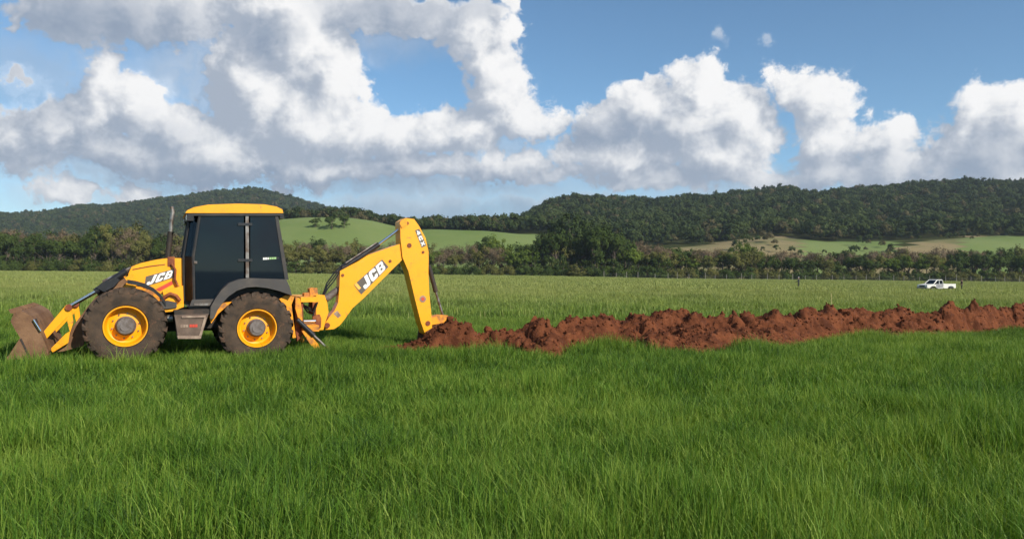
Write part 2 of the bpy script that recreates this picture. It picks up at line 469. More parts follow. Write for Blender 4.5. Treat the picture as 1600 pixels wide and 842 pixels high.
# ------------------------------------------------------------------ backhoe loader
yellow = pmat('yellow_paint', (.88, .37, .003), .42, other=(.66, .28, .012), scale=2.6, lo=.52, hi=.80, speck=((.34, .16, .05), 7.0, .60, .74), bump=.06, bscale=30, coat=.1)
yellow_worn = pmat('worn_yellow_paint', (.82, .31, .003), .5, other=(.30, .12, .035), scale=5.0, lo=.46, hi=.68, bump=.12, bscale=40)
tyre_rubber = pmat('dusty_rubber', (.080, .056, .040), .9, other=(.040, .032, .027), scale=4.5, lo=.35, hi=.7, speck=((.15, .080, .050), 6.0, .54, .72), bump=.5, bscale=45, spec=.2)
muddy_steel = pmat('muddy_steel', (.120, .064, .038), .85, other=(.215, .125, .072), scale=3.0, lo=.3, hi=.7, bump=.5, bscale=30, spec=.2)
dark_frame = pmat('dark_grey_paint', (.022, .021, .023), .5, other=(.055, .044, .037), scale=3.5, lo=.45, hi=.75, bump=.08, bscale=50)
fender_plastic = pmat('fender_plastic', (.045, .042, .043), .62, other=(.085, .07, .06), scale=3.0, lo=.4, hi=.75, bump=.1, bscale=60)
black_steel = pmat('black_steel', (.016, .016, .020), .35, other=(.05, .042, .036), scale=6, lo=.5, hi=.8)
chassis = pmat('oily_chassis', (.022, .017, .014), .7, other=(.07, .042, .028), scale=4, lo=.45, hi=.75, bump=.2, bscale=30)
rust_red = pmat('rust_red_steel', (.16, .035, .014), .7, other=(.33, .11, .02), scale=6, lo=.45, hi=.7, bump=.15)
chrome = pmat('chrome_rod', (.75, .75, .76), .14, metal=1.0)
grey_metal = pmat('grey_metal', (.30, .29, .28), .4, metal=.6, other=(.14, .10, .08), scale=7)
hub_mat = pmat('hub_grey', (.16, .14, .135), .7, other=(.09, .07, .06), scale=9, bump=.2)
box_mat = pmat('dusty_brown_box', (.085, .058, .045), .75, other=(.15, .105, .08), scale=3.5, lo=.35, hi=.7, bump=.15, bscale=40)
box_edge = pmat('dusty_pale_edge', (.33, .25, .19), .75, other=(.20, .14, .11), scale=9)
white_paint = pmat('white_decal', (.80, .80, .78), .45, other=(.62, .55, .45), scale=9, lo=.6, hi=.85)
decal_grey = pmat('dark_decal', (.10, .085, .075), .5)
red_decal = pmat('red_decal', (.52, .055, .03), .5)
green_decal = pmat('green_decal', (.30, .50, .22), .5)
orange_decal = pmat('orange_decal', (.85, .45, .08), .5)
seat_cloth = pmat('seat_cloth', (.03, .03, .032), .9)
lamp_lens = pmat('lamp_lens', (.75, .75, .72), .12, coat=.5)

def tinted_glass(name, tint=.16):
    m, h, out = new_mat(name)
    bs = h.node('ShaderNodeBsdfPrincipled'); bs.inputs['Base Color'].default_value = (.005, .010, .018, 1)
    bs.inputs['Roughness'].default_value = .03; bs.inputs['IOR'].default_value = 1.5; bs.inputs['Specular IOR Level'].default_value = .30
    tr = h.node('ShaderNodeBsdfTransparent'); tr.inputs[0].default_value = (.55, .65, .72, 1)
    ms = h.node('ShaderNodeMixShader'); ms.inputs[0].default_value = tint
    h.l.new(bs.outputs[0], ms.inputs[1]); h.l.new(tr.outputs[0], ms.inputs[2]); h.l.new(ms.outputs[0], out.inputs[0])
    return m
glass = tinted_glass('tinted_glass', .05)
glass_front = tinted_glass('windscreen_glass', .08)

def lighten(o):
    for p in o.data.polygons: p.use_smooth = True

def prism(name, pts, y0, y1, mat, parent, bevel=.012, smooth=False):
    bm = bmesh.new(); bm_poly(bm, pts, y0, y1)
    return bm_obj(name, bm, mat, parent, smooth=smooth, bevel=bevel)

def tube(name, pts, rad, mat, parent, n=14):
    bm = bmesh.new(); bm_tube(bm, pts, rad, n)
    return bm_obj(name, bm, mat, parent, smooth=True)

def at(px, py, y):
    x, z = P2L(px, py, y); return (x, y, z)

LETTERS = {
    'J': [[(.55, 1), (1, 1), (1, .2), (.85, 0), (.15, 0), (0, .15), (0, .38), (.38, .38), (.38, .27), (.55, .27)]],
    'C': [[(0, .18), (0, .82), (.16, 1), (.86, 1), (1, .85), (1, .62), (.62, .62), (.62, .73), (.4, .73), (.4, .27), (.62, .27), (.62, .38), (1, .38), (1, .15), (.86, 0), (.16, 0)]],
    'B': [[(0, 0), (.38, 0), (.38, 1), (0, 1)], [(.38, .80), (.66, .80), (.66, 1), (.38, 1)], [(.38, .41), (.66, .41), (.66, .59), (.38, .59)], [(.38, 0), (.66, 0), (.66, .21), (.38, .21)],
          [(.66, .50), (.66, .59), (.66, .80), (.66, 1), (.84, 1), (.97, .9), (.97, .6), (.9, .5)], [(.66, 0), (.66, .21), (.66, .41), (.66, .50), (.9, .50), (1, .4), (1, .12), (.86, 0)]],
    '4': [[(.55, 0), (.86, 0), (.86, .2), (1, .2), (1, .42), (.86, .42), (.86, 1), (.48, 1), (0, .42), (0, .2), (.55, .2)]],
    'X': [[(0, 0), (.34, 0), (.5, .3), (.66, 0), (1, 0), (.7, .5), (1, 1), (.66, 1), (.5, .7), (.34, 1), (0, 1), (.3, .5)]],
}
def decal(name, text, corners, y, parent, mat=white_paint, slant=.12, gap=.07, x0=0.0, x1=1.0, z0=0.0, z1=1.0, thick=.006, raise_=.0):
    """lettering on a plane facing the near side; corners are bottom-left, bottom-right, top-right, top-left as seen"""
    c = [P2L(px, py, y) for px, py in corners]
    def q(a, b):
        a = x0 + (x1 - x0) * a; b = z0 + (z1 - z0) * b
        return tuple((c[0][k] * (1 - a) + c[1][k] * a) * (1 - b) + (c[3][k] * (1 - a) + c[2][k] * a) * b for k in (0, 1))
    bm = bmesh.new(); n = len(text); w = (1 - slant - gap * (n - 1)) / n
    for i, ch in enumerate(text):
        for poly in LETTERS[ch]:
            bm_poly(bm, [q(i * (w + gap) + a * w + slant * b, b) for a, b in poly], y - raise_ - thick, y - raise_)
    return bm_obj(name, bm, mat, parent)

def make_wheel(parent, x, z, y, flip, squash=1.0):
    w = empty('wheel', (x, y, z), math.pi if flip else 0, parent)
    bm = bmesh.new()
    half = [(.340, -.165), (.378, -.208), (.50, -.236), (.575, -.232), (.625, -.212), (.648, -.17), (.655, -.08), (.658, 0)]
    bm_lathe(bm, half + [(r, -y_) for r, y_ in half[-2::-1]], 64)
    n = 21
    for side in (-1, 1):
        for k in range(n):
            a0 = 2 * math.pi * (k + (.5 if side > 0 else 0)) / n
            def pt(a, r, yy): return (r * math.cos(a), yy, r * math.sin(a))
            pr = [(0.005, 0.00, .652, .686), (.12, .10, .650, .686), (.205, .17, .620, .676), (.238, .20, .585, .628)]
            ring = []
            for yy, da, r0, r1 in pr:
                hw = .055 if yy < .2 else .062
                ring.append([bm.verts.new(pt(a0 + da - hw, r0, side * yy)), bm.verts.new(pt(a0 + da + hw, r0, side * yy)), bm.verts.new(pt(a0 + da + hw * .8, r1, side * yy)), bm.verts.new(pt(a0 + da - hw * .8, r1, side * yy))])
            for A, B in zip(ring, ring[1:]):
                for j in range(4): bm.faces.new((A[j], A[(j + 1) % 4], B[(j + 1) % 4], B[j]))
            bm.faces.new(ring[0]); bm.faces.new(ring[-1][::-1])
    t = bm_obj('tyre', bm, tyre_rubber, w, smooth=True)
    bm = bmesh.new()
    bm_lathe(bm, [(.345, -.16), (.362, -.205), (.358, -.222), (.340, -.222), (.328, -.20), (.318, -.09), (.300, -.035), (.27, -.02), (.20, -.05), (.15, -.05)], 56)
    bm_lathe(bm, [(.345, .16), (.362, .205), (.34, .20), (.31, .05), (.15, .03)], 40)
    r_ = bm_obj('rim', bm, yellow, w, smooth=True)
    bm = bmesh.new()
    bm_lathe(bm, [(.172, -.04), (.172, -.085), (.155, -.105), (.150, -.20), (.135, -.222), (.09, -.226), (.085, -.236), (.0005, -.238)], 32)
    bm_obj('hub', bm, hub_mat, w, smooth=True)
    for k in range(10):
        a = 2 * math.pi * k / 10 + .2
        bm = bmesh.new(); cx, cz = .225 * math.cos(a), .225 * math.sin(a)
        bm_tube(bm, [(cx, -.03, cz), (cx, -.065, cz)], .014, 6)
        bm_obj('wheel_nut', bm, grey_metal, w)
    return w

def make_machine():
    M = empty('backhoe_loader', (ROOT[0], ROOT[1], 0), TR)
    tag(M, 'yellow backhoe loader with dark cab, digging arm down at the red earth heap', 'backhoe loader')
    # wheels
    fx, fz = P2L(196, 510, -1.15); rx, rz = P2L(402, 513, -1.15)
    for (x, z) in ((fx, fz), (rx, rz)):
        make_wheel(M, x, z, -.915, False); make_wheel(M, x, z, .915, True)
    # chassis
    bm = bmesh.new()
    bm_box(bm, fx - .55, rx + .75, -.36, .36, .55, .98)
    bm_box(bm, fx - .10, fx + .10, -.72, .72, fz - .1, fz + .1); bm_box(bm, rx - .1, rx + .1, -.72, .72, rz - .1, rz + .1)
    bm_box(bm, -1.15, -.45, -.72, .72, .62, 1.04)
    bm_obj('chassis', bm, chassis, M, bevel=.02)
    # bonnet
    hood = prism('bonnet', PP([(199, 441), (201, 427), (206, 416), (222, 410.5), (245, 405.5), (264, 403), (285, 403.5), (287, 470), (262, 466), (250, 458), (238, 452), (222, 446), (210, 443)], -.46), -.46, .46, yellow, M, bevel=.035, smooth=True)
    prism('bonnet_seam', PP([(207, 420.4), (232, 415.6), (258, 412.4), (258, 413.8), (232, 417.2), (207, 422)], -.46), -.468, -.455, rust_red, hood, bevel=0)
    prism('grille', PP([(197, 446), (199, 430), (202, 428), (201, 446)], -.40), -.38, .38, black_steel, hood, bevel=.01)
    prism('air_intake', PP([(262, 401), (273, 401), (273, 417), (262, 416)], -.47), -.475, -.2, rust_red, hood, bevel=.02)
    c = [(225.5, 448.5), (273, 433), (274, 419.5), (228, 432)]
    prism('logo_plate', PP(c, -.47), -.468, -.461, decal_grey, hood, bevel=0)
    decal('lettering', 'JCB', c, -.468, hood, x0=.04, x1=.97, z0=.08, z1=.92, gap=.05)
    prism('red_stripe', PP([(243, 452), (269, 438.5), (270, 444), (250, 455)], -.47), -.466, -.4615, red_decal, hood, bevel=0)
    # engine side and lower panels
    prism('side_panel', PP([(254, 455), (286, 446), (287, 480), (266, 480), (258, 470)], -.52), -.56, -.3, yellow, M, bevel=.02)
    prism('engine_cover', PP([(213, 447), (240, 452), (255, 466), (262, 480), (240, 490), (205, 480)], -.40), -.42, .42, yellow_worn, M, bevel=.02)
    tube('exhaust_hose', [at(252, 474, -.58), at(257, 464, -.60), at(266, 459, -.60), at(275, 462, -.6), at(281, 470, -.6)], .035, rust_red, M)
    tube('fuel_pipe', [at(268, 412, -.50), at(274, 422, -.52), at(273, 436, -.52), at(278, 447, -.52), at(284, 452, -.52)], .022, rust_red, M)
    prism('side_rail', PP([(251, 483), (268, 478), (285, 473), (287, 479), (270, 486), (253, 488)], -.75), -.80, -.55, yellow, M, bevel=.012)
    # arm over the front wheel
    pts = [(199, 440), (212, 442), (226, 446), (240, 453), (251, 463), (259, 475)]
    up = PP([(a, b - 3.2) for a, b in pts], -.80); dn = PP([(a, b + 3.2) for a, b in pts], -.80)
    prism('front_mudguard_arm', up + dn[::-1], -.86, -.74, black_steel, M, bevel=.01)
    prism('mudguard_mount', PP([(246, 471), (262, 470), (276, 473), (276, 480), (262, 482), (248, 482)], -.78), -.84, -.5, fender_plastic, M, bevel=.02)
    # loader towers, arms and linkage
    for s in (-1, 1):
        def yy(a, b): return (s * abs(a), s * abs(b)) if s > 0 else (-abs(b), -abs(a))
        y0, y1 = yy(.50, .62)
        prism('loader_tower', PP([(193, 443), (196, 434), (206, 427), (213, 446), (205, 468), (192, 460)], -.6), y0, y1, yellow, M, bevel=.01)
        y0, y1 = yy(.48, .64)
        prism('loader_arm', PP([(170, 440), (190, 430), (200, 440), (178, 462), (152, 488), (138, 512), (130, 540), (100, 548), (80, 551), (80, 541), (104, 527), (116, 507), (138, 478)], -.6), y0, y1, muddy_steel if s < 0 else yellow_worn, M, bevel=.015)
        yc = s * .70
        tube('tilt_cylinder', [(*[P2L(198, 423, -.7)[0]], yc, P2L(198, 423, -.7)[1]), (P2L(149, 456, -.7)[0], yc, P2L(149, 456, -.7)[1])], .062, black_steel, M)
        prism('cylinder_guard', PP([(151, 449), (160, 441), (180, 434), (188, 437), (178, 448), (163, 456)], -.7), *yy(.63, .78), black_steel, M, bevel=.02)
        tube('tilt_rod', [(P2L(152, 454, -.7)[0], yc, P2L(152, 454, -.7)[1]), (P2L(108, 479, -.7)[0], yc, P2L(108, 479, -.7)[1])], .030, chrome, M)
        tube('feed_pipe', [(P2L(204, 418, -.7)[0], yc - s * .05, P2L(204, 418, -.7)[1]), (P2L(186, 427, -.7)[0], yc - s * .05, P2L(186, 427, -.7)[1]), (P2L(160, 440, -.7)[0], yc - s * .05, P2L(160, 440, -.7)[1])], .022, grey_metal, M)
        y0, y1 = yy(.66, .76)
        prism('tipping_lever', PP([(65, 522), (73, 529), (108, 492), (113, 480), (104, 476)], -.7), y0, y1, yellow, M, bevel=.01)
        y0, y1 = yy(.68, .75)
        prism('tipping_link', PP([(104, 488), (112, 484), (115, 503), (110, 519), (106, 503)], -.7), y0, y1, yellow, M, bevel=.01)
        prism('lower_link', PP([(79, 545), (83, 550), (107, 535), (110, 517), (103, 521)], -.7), y0, y1, yellow, M, bevel=.01)
        tube('pivot_pin', [(P2L(108, 480, -.7)[0], s * .60, P2L(108, 480, -.7)[1]), (P2L(108, 480, -.7)[0], s * .80, P2L(108, 480, -.7)[1])], .055, rust_red, M)
    # front bucket
    B = empty('front_bucket', (P2L(45, 530, -1.17)[0], 0, .5), 0, M)
    ox, oz = B.location.x, B.location.z
    def lo(pts, y): return [(a - ox, b - oz) for a, b in PP(pts, y)]
    B.scale = (.94, 1, .94); B.location.z -= .03
    side = lo([(15, 497), (20, 484), (28, 478), (40, 483), (50, 489), (57, 499), (63, 512), (69, 526), (78, 548), (73, 560), (8, 560), (20, 541), (31, 524), (22, 510)], -1.17)
    for s in (-1, 1):
        prism('side_plate', side, *((-1.19, -1.13) if s < 0 else (1.13, 1.19)), muddy_steel, B, bevel=.012)
    prism('jaw_seam', lo([(30, 527), (33, 525), (46, 553), (44, 556)], -1.19), -1.196, -1.188, chassis, B, bevel=0)
    back = lo([(20, 484), (28, 478), (40, 483), (50, 489), (57, 499), (63, 512), (69, 526), (78, 548)], -1.17)
    inner = [(a - .05, b - .05) for a, b in back]
    prism('back_plate', back + inner[::-1], -1.14, 1.14, muddy_steel, B, bevel=0)
    prism('jaw', lo([(15, 497), (22, 510), (31, 524), (20, 541), (8, 560), (14, 560), (25, 541), (36, 524), (27, 509), (20, 496)], -1.17), -1.14, 1.14, muddy_steel, B, bevel=0)
    prism('floor_plate', lo([(8, 556), (76, 552), (76, 560), (8, 562)], -1.17), -1.14, 1.14, muddy_steel, B, bevel=0)
    for k in range(7):
        t = -1.0 + k * .333
        bm = bmesh.new(); x0, z0 = lo([(24, 480)], -1.17)[0]
        bm_poly(bm, [(x0 + .08, z0 + .02), (x0 - .02, z0 + .06), (x0 - .14, z0 + .02), (x0 - .1, z0 - .05), (x0 + .05, z0 - .04)], t - .04, t + .04)
        bm_obj('earth_lump', bm, muddy_steel, B, bevel=.02)
    prism('jaw_mount', lo([(50, 498), (57, 492), (66, 512), (64, 518), (55, 512)], -1.05), -1.06, -.98, black_steel, B, bevel=.01)
    a, b = lo([(53, 494), (65, 513)], -1.2)
    tube('jaw_rod', [(a[0], -1.22, a[1]), (b[0], -1.22, b[1])], .022, chrome, B)
    # exhaust
    ex = tube('exhaust_stack', [at(262, 404, -.28), at(264, 385, -.28), at(266.5, 362, -.28)], .052, chassis, M)
    tube('exhaust_tip', [at(266.5, 363, -.28), at(268.5, 340, -.28), at(270, 331, -.28), at(268, 323, -.28)], .034, grey_metal, ex)
    # cab
    CS = -.80
    side_top = 334
    Cb = empty('cab', (0, 0, 0), 0, M)
    def both(name, pts, y0, y1, mat, bevel=.008, smooth=False):
        l = PP(pts, CS)
        return [prism(name, l, y0, y1, mat, Cb, bevel, smooth), prism(name, l, -y1, -y0, mat, Cb, bevel, smooth)]
    both('door_glass', [(315, 335), (381, 334), (381, 437), (368, 440), (351, 452), (338, 470), (305, 472), (303, 440), (303, 400), (308, 362)], -.795, -.785, glass, 0)
    both('rear_side_glass', [(391, 334), (430, 336), (447.5, 437), (391, 437)], -.795, -.785, glass, 0)
    def quad(name, pts, mat):
        bm = bmesh.new(); bm.faces.new([bm.verts.new(p) for p in pts]); bmesh.ops.solidify(bm, geom=bm.faces[:], thickness=.008)
        return bm_obj(name, bm, mat, Cb)
    dt, db = P2L(312, 336, CS), P2L(303, 470, CS)
    ft, fb = P2L(297, 337, -.50), P2L(288, 470, -.50)
    md, mf = P2L(302, 400, CS), P2L(287, 400, -.50)
    for s in (-1, 1):
        quad('corner_pane', [(dt[0], s * .79, dt[1]), (md[0], s * .79, md[1]), (mf[0], s * .5, mf[1]), (ft[0], s * .5, ft[1])], glass_front)
        quad('corner_pane', [(md[0], s * .79, md[1]), (db[0], s * .79, db[1]), (fb[0], s * .5, fb[1]), (mf[0], s * .5, mf[1])], dark_frame)  # opaque dark panel in place of glass, added to stop the bonnet's reflection
        bm = bmesh.new(); bm_tube(bm, [(dt[0], s * .79, dt[1]), (md[0], s * .79, md[1]), (db[0], s * .79, db[1])], .028, 8)
        bm_obj('door_post', bm, dark_frame, Cb, smooth=True)
        bm = bmesh.new(); bm_tube(bm, [(ft[0], s * .5, ft[1]), (mf[0], s * .5, mf[1]), (fb[0], s * .5, fb[1])], .026, 8)
        bm_obj('front_post', bm, dark_frame, Cb, smooth=True)
    quad('windscreen', [(ft[0], -.49, ft[1]), (mf[0], -.49, mf[1]), (mf[0], .49, mf[1]), (ft[0], .49, ft[1])], glass_front)
    quad('lower_windscreen', [(mf[0], -.49, mf[1]), (fb[0], -.49, fb[1]), (fb[0], .49, fb[1]), (mf[0], .49, mf[1])], glass_front)
    rt, rb = P2L(432, 336, CS), P2L(449, 434, CS)
    quad('rear_window', [(rt[0], -.76, rt[1]), (rb[0], -.76, rb[1]), (rb[0], .76, rb[1]), (rt[0], .76, rt[1])], glass)
    both('middle_post', [(383.5, 334), (388.5, 334), (389, 434), (384, 434)], -.815, -.75, grey_metal)
    both('rear_post', [(429, 334), (434, 334), (451, 437), (445, 437)], -.81, -.73, dark_frame)
    both('roof_rail', [(296, 331), (436, 331), (436, 336.5), (310, 337), (297, 338)], -.81, -.73, dark_frame)
    both('door_sill', [(300, 468), (337, 467), (332, 478), (296, 478)], -.83, -.72, fender_plastic, .01)
    both('door_bar', [(303, 474), (330, 473.5), (328, 477), (303, 477)], -.84, -.83, grey_metal, 0)
    for (py, ) in ((350,), (406,)):
        both('door_hinge', [(372, py - 1.5), (394, py - 1.5), (394, py + 2.5), (372, py + 2.5)], -.83, -.816, black_steel, .003)
    both('door_handle', [(303, 408), (308, 408), (308, 412), (303, 412)], -.84, -.80, grey_metal, .004)
    prism('cab_floor', PP([(290, 476), (334, 476), (350, 455), (380, 438), (448, 437), (452, 462), (440, 480), (300, 486)], CS), -.74, .74, dark_frame, Cb, .01)
    prism('front_bulkhead', PP([(288, 440), (291, 436), (300, 436), (300, 476), (289, 476)], -.5), -.50, .50, dark_frame, Cb, .01)
    prism('dashboard', PP([(294, 420), (308, 417), (312, 440), (305, 472), (293, 472)], -.4), -.35, .35, seat_cloth, Cb, .02)
    # roof
    rf = prism('roof', PP([(289.5, 333), (292, 329), (303, 324), (325, 320), (370, 318.4), (412, 319.5), (432, 323), (441, 327.5), (442.5, 333)], -.84), -.86, .86, yellow, Cb, .03, True)
    prism('roof_lining', PP([(292, 333), (442, 333), (441, 337), (294, 337)], -.82), -.84, .84, dark_frame, rf, .01)
    for y in (-.74, -.45, .45, .74):
        bm = bmesh.new(); x, z = P2L(297, 337, -.74); bm_box(bm, x - .06, x + .06, y - .09, y + .09, z - .10, z + .03)
        L = bm_obj('work_lamp', bm, black_steel, rf, bevel=.015)
        bm = bmesh.new(); bm_box(bm, x - .068, x - .060, y - .075, y + .075, z - .085, z + .015); bm_obj('lens', bm, lamp_lens, L)
        bm = bmesh.new(); x, z = P2L(440, 338, -.74); bm_box(bm, x - .05, x + .03, y - .09, y + .09, z - .05, z + .03)
        L = bm_obj('work_lamp', bm, black_steel, rf, bevel=.012)
    # seat and steering inside
    bm = bmesh.new()
    bm_poly(bm, PP([(345, 420), (378, 420), (381, 431), (345, 431)], 0), -.26, .26)
    bm_obj('seat_cushion', bm, seat_cloth, Cb, bevel=.03)
    bm = bmesh.new(); bm_poly(bm, PP([(366, 372), (378, 370), (384, 419), (371, 419)], 0), -.24, .24); bm_obj('seat_back', bm, seat_cloth, Cb, bevel=.03)
    x, z = P2L(325, 398, 0)
    bm = bmesh.new(); bm_tube(bm, [(x + .1 + .19 * math.cos(a) * .85, .19 * math.sin(a), z + .19 * math.cos(a) * .5) for a in [i * 2 * math.pi / 20 for i in range(21)]], .016, 6, cap=False); bm_obj('steering_wheel', bm, seat_cloth, Cb)
    tube('steering_column', [(x + .1, 0, z), (x - .15, 0, z - .55)], .03, seat_cloth, Cb)
    # window sticker: unreadable at this distance, kept as small coloured marks
    c4 = [(411, 406), (436, 404.5), (436, 401.5), (411, 402.5)]
    def mark(name, a, b, mat, cor, y):
        c = [P2L(px, py, y) for px, py in cor]
        q = lambda t, v: tuple((c[0][k] * (1 - t) + c[1][k] * t) * (1 - v) + (c[3][k] * (1 - t) + c[2][k] * t) * v for k in (0, 1))
        return prism(name, [q(a, 0), q(b, 0), q(b, 1), q(a, 1)], y - .006, y, mat, Cb, 0)
    for a, b, m_ in ((0, .10, white_paint), (.13, .25, white_paint), (.28, .36, white_paint), (.40, .52, green_decal), (.55, .66, green_decal), (.69, .82, green_decal), (.86, 1.0, black_steel)):
        mark('sticker', a, b, m_, c4, -.796)
    # rear fender
    arch_o = [(329, 480), (336, 467), (346, 453), (358, 442), (374, 436.5), (392, 434.5), (447, 436.5), (452, 447), (456, 462)]
    arch_i = [(452, 460), (436, 454.5), (418, 450), (400, 448), (385, 449), (370, 454), (357, 463), (347, 474), (340, 484), (334, 498), (328, 498)]
    l = PP(arch_o + arch_i, -1.1)
    prism('rear_fender', l, -1.12, -.72, fender_plastic, M, .015, True); prism('rear_fender', l, .72, 1.12, fender_plastic, M, .015, True)
    l = PP([(326, 494), (335, 480), (349, 473), (362, 471.5), (351, 481), (341, 490), (330, 505)], -1.02)
    prism('fender_bracket', l, -1.04, -.90, yellow_worn, M, .01)
    # step and tank box
    T = prism('tank_box', PP([(272, 492), (326, 490), (313.5, 529), (277, 529)], -1.1), -1.10, -.62, box_mat, M, .015)
    prism('step_tread', PP([(272, 485), (333, 483), (330, 491), (273, 493)], -1.1), -1.08, -.60, chassis, M, .01)
    prism('box_trim', PP([(284, 493.5), (322, 492.5), (321, 496), (284, 496.5)], -1.11), -1.125, -1.102, box_edge, T, .004)
    prism('box_trim', PP([(277, 524.5), (315, 524.5), (313.5, 529), (278, 529)], -1.11), -1.125, -1.102, box_edge, T, .004)
    prism('box_trim', PP([(273, 494), (277, 494), (281, 528), (278, 528)], -1.11), -1.120, -1.103, box_mat, T, .003)
    prism('box_trim', PP([(319, 496), (323, 496), (315, 524), (311, 524)], -1.11), -1.120, -1.103, box_edge, T, .003)
    c5 = [(282, 511.5), (309, 511.5), (309, 507), (282, 507)]
    for a, b, m_ in ((0, .12, box_edge), (.14, .28, box_edge), (.30, .44, box_edge), (.52, .66, red_decal), (.68, .82, red_decal), (.84, .98, red_decal)):
        c = [P2L(px, py, -1.1) for px, py in c5]
        xx = lambda t: c[0][0] * (1 - t) + c[1][0] * t
        prism('sticker', [(xx(a), c[0][1]), (xx(b), c[0][1]), (xx(b), c[3][1]), (xx(a), c[3][1])], -1.108, -1.1, m_, T, 0)
    prism('tank_box', PP([(272, 492), (326, 490), (313.5, 529), (277, 529)], -1.1), .62, 1.10, box_mat, M, .015)
    tube('air_tank', [at(262, 498, -.7), at(270, 497, -.7)], .07, grey_metal, M)
    # rear frame and kingpost
    for s in (-1, 1):
        f = lambda a, b: (-b, -a) if s < 0 else (a, b)
        prism('rear_plate', PP([(436, 467), (447, 461), (460, 463), (455, 476), (458, 500), (462, 527), (457, 528), (454, 497), (447, 481)], -.95), *f(.86, .98), yellow_worn, M, .01)
        prism('rear_plate', PP([(461, 463), (468, 466), (471, 482), (472, 504), (466, 500), (461, 482)], -.85), *f(.80, .90), yellow_worn, M, .01)
        prism('stabiliser_housing', PP([(461, 478), (472, 486), (474, 520), (464, 533), (461, 515)], -.75), *f(.62, .80), rust_red, M, .012)
        yc = s * .92
        p = lambda a, b: (P2L(a, b, -.92)[0], yc, P2L(a, b, -.92)[1])
        tube('stabiliser_cylinder', [p(464, 499), p(490, 524)], .050, black_steel, M); tube('stabiliser_rod', [p(488, 522), p(508, 541)], .026, grey_metal, M)
        prism('stabiliser_leg', PP([(471, 517), (477, 515), (496, 536), (502, 548), (497, 552), (484, 537)], -.88), *f(.84, .92), yellow_worn, M, .01)
        prism('stabiliser_foot', PP([(494, 548), (512, 541), (515, 549), (498, 556)], -.9), *f(.70, 1.02), rust_red, M, .01)
    bm = bmesh.new(); bm_poly(bm, PP([(464, 463), (492, 463), (492, 470.5), (464, 470.5)], -.4), -.85, .85); bm_obj('slide_rail', bm, yellow, M, bevel=.015)
    bm = bmesh.new(); bm_poly(bm, PP([(466, 506), (492, 506), (492, 515), (466, 515)], -.4), -.85, .85); bm_obj('slide_rail', bm, yellow_worn, M, bevel=.015)
    prism('rear_beam', PP([(461, 466), (467, 466), (467, 512), (461, 512)], -.3), -.8, .8, rust_red, M, .01)
    K = prism('kingpost', PP([(493, 460), (507, 461), (511, 473), (513, 488), (508, 503), (505, 515), (489, 516), (486, 510), (494, 503)], -.2), -.22, .22, yellow, M, .02)
    prism('kingpost_slot', PP([(488.5, 462), (493.5, 462), (493.5, 491), (488.5, 491)], -.24), -.235, .235, rust_red, K, .005)
    prism('swing_bracket', PP([(488, 493), (499, 491), (502, 497), (501, 512), (490, 512)], -.24), -.26, -.22, rust_red, K, .008)
    prism('control_valve', PP([(483, 451), (487, 449), (495, 450), (496, 461), (484, 463)], -.3), -.36, -.1, yellow_worn, M, .015)
    prism('control_valve', PP([(475, 458), (484, 456), (484, 464), (475, 464)], -.3), -.34, -.1, yellow_worn, M, .015)
    tube('swing_cylinder', [at(455, 502, -.45), at(474, 502, -.45)], .06, chassis, M); tube('swing_rod', [at(472, 501.5, -.45), at(493, 501.5, -.45)], .034, chrome, M)
    for k, (dy, sag) in enumerate(((-.32, 8), (-.26, 13), (-.18, 5))):
        tube('hydraulic_hose', [at(472, 474 + k, dy), at(480, 474 + sag, dy), at(489, 480 + sag, dy), at(497, 470, dy)], .016, black_steel, M, 8)
    # boom
    boom = prism('boom', PP([(531.3, 423.5), (545, 416), (559.5, 408.5), (574.4, 398.7), (600, 390), (625, 381), (640, 381), (640, 398), (629.3, 405), (610, 424), (589, 445), (568.5, 465.5), (551, 481), (539, 498), (531, 508), (522, 514), (509, 515), (506, 508), (514, 496), (523, 485), (528.4, 473), (530.5, 448)], -.15), -.15, .15, yellow, M, .022)
    cb = [(564.5, 460), (607, 417), (597, 405.5), (553, 445)]
    prism('logo_plate', PP(cb, -.15), -.156, -.1505, decal_grey, boom, 0)
    decal('lettering', 'JCB', cb, -.156, boom, x0=.14, x1=.98, z0=.06, z1=.94, slant=.08, gap=.04)
    prism('logo_mark', PP([(560.5, 453), (564, 449.5), (557, 441.5), (553.6, 444.9)], -.15), -.16, -.1565, orange_decal, boom, 0)
    for px, py in ((535.5, 430), (609.5, 408)):
        x, z = P2L(px, py, -.15); tube('pivot_pin', [(x, -.165, z), (x, .165, z)], .032, rust_red, boom, 12)
    x, z = P2L(511, 508, -.15); tube('pivot_pin', [(x, -.19, z), (x, .19, z)], .055, rust_red, boom, 14)
    prism('dirt_patch', PP([(521, 490), (527, 485), (533, 493), (528, 497)], -.15), -.153, -.1501, box_edge, boom, 0)
    tube('boom_cylinder', [at(509, 467, 0), at(529, 452, 0)], .075, hub_mat, M); tube('boom_cylinder_rod', [at(500, 474, 0), at(512, 465, 0)], .04, chrome, M)
    for k, y in enumerate((-.10, -.04, .05)):
        tube('boom_hose', [at(503, 468 - 2 * k, y), at(511, 452 - 5 * k, y), at(521, 440 - 6 * k, y), at(533, 421 - 3 * k, y), at(548, 412 - k, y), at(575, 396 - k, y)], .014, black_steel, boom, 8)
    # dipper
    dip = prism('dipper_arm', PP([(625.3, 346), (633.8, 340.8), (647, 342.3), (654.6, 352.7), (665, 372), (669.8, 394), (669.4, 430), (671, 462), (674, 492), (675.5, 518), (668, 524), (664, 521), (657.5, 503), (648.6, 468), (638.2, 424), (629, 402), (625.8, 373)], -.19), -.19, .19, yellow, M, .02)
    prism('dipper_ear', PP([(622, 349.5), (624.5, 345), (633, 340.5), (634, 352), (626, 357)], -.1), -.21, -.191, yellow_worn, dip, .006)
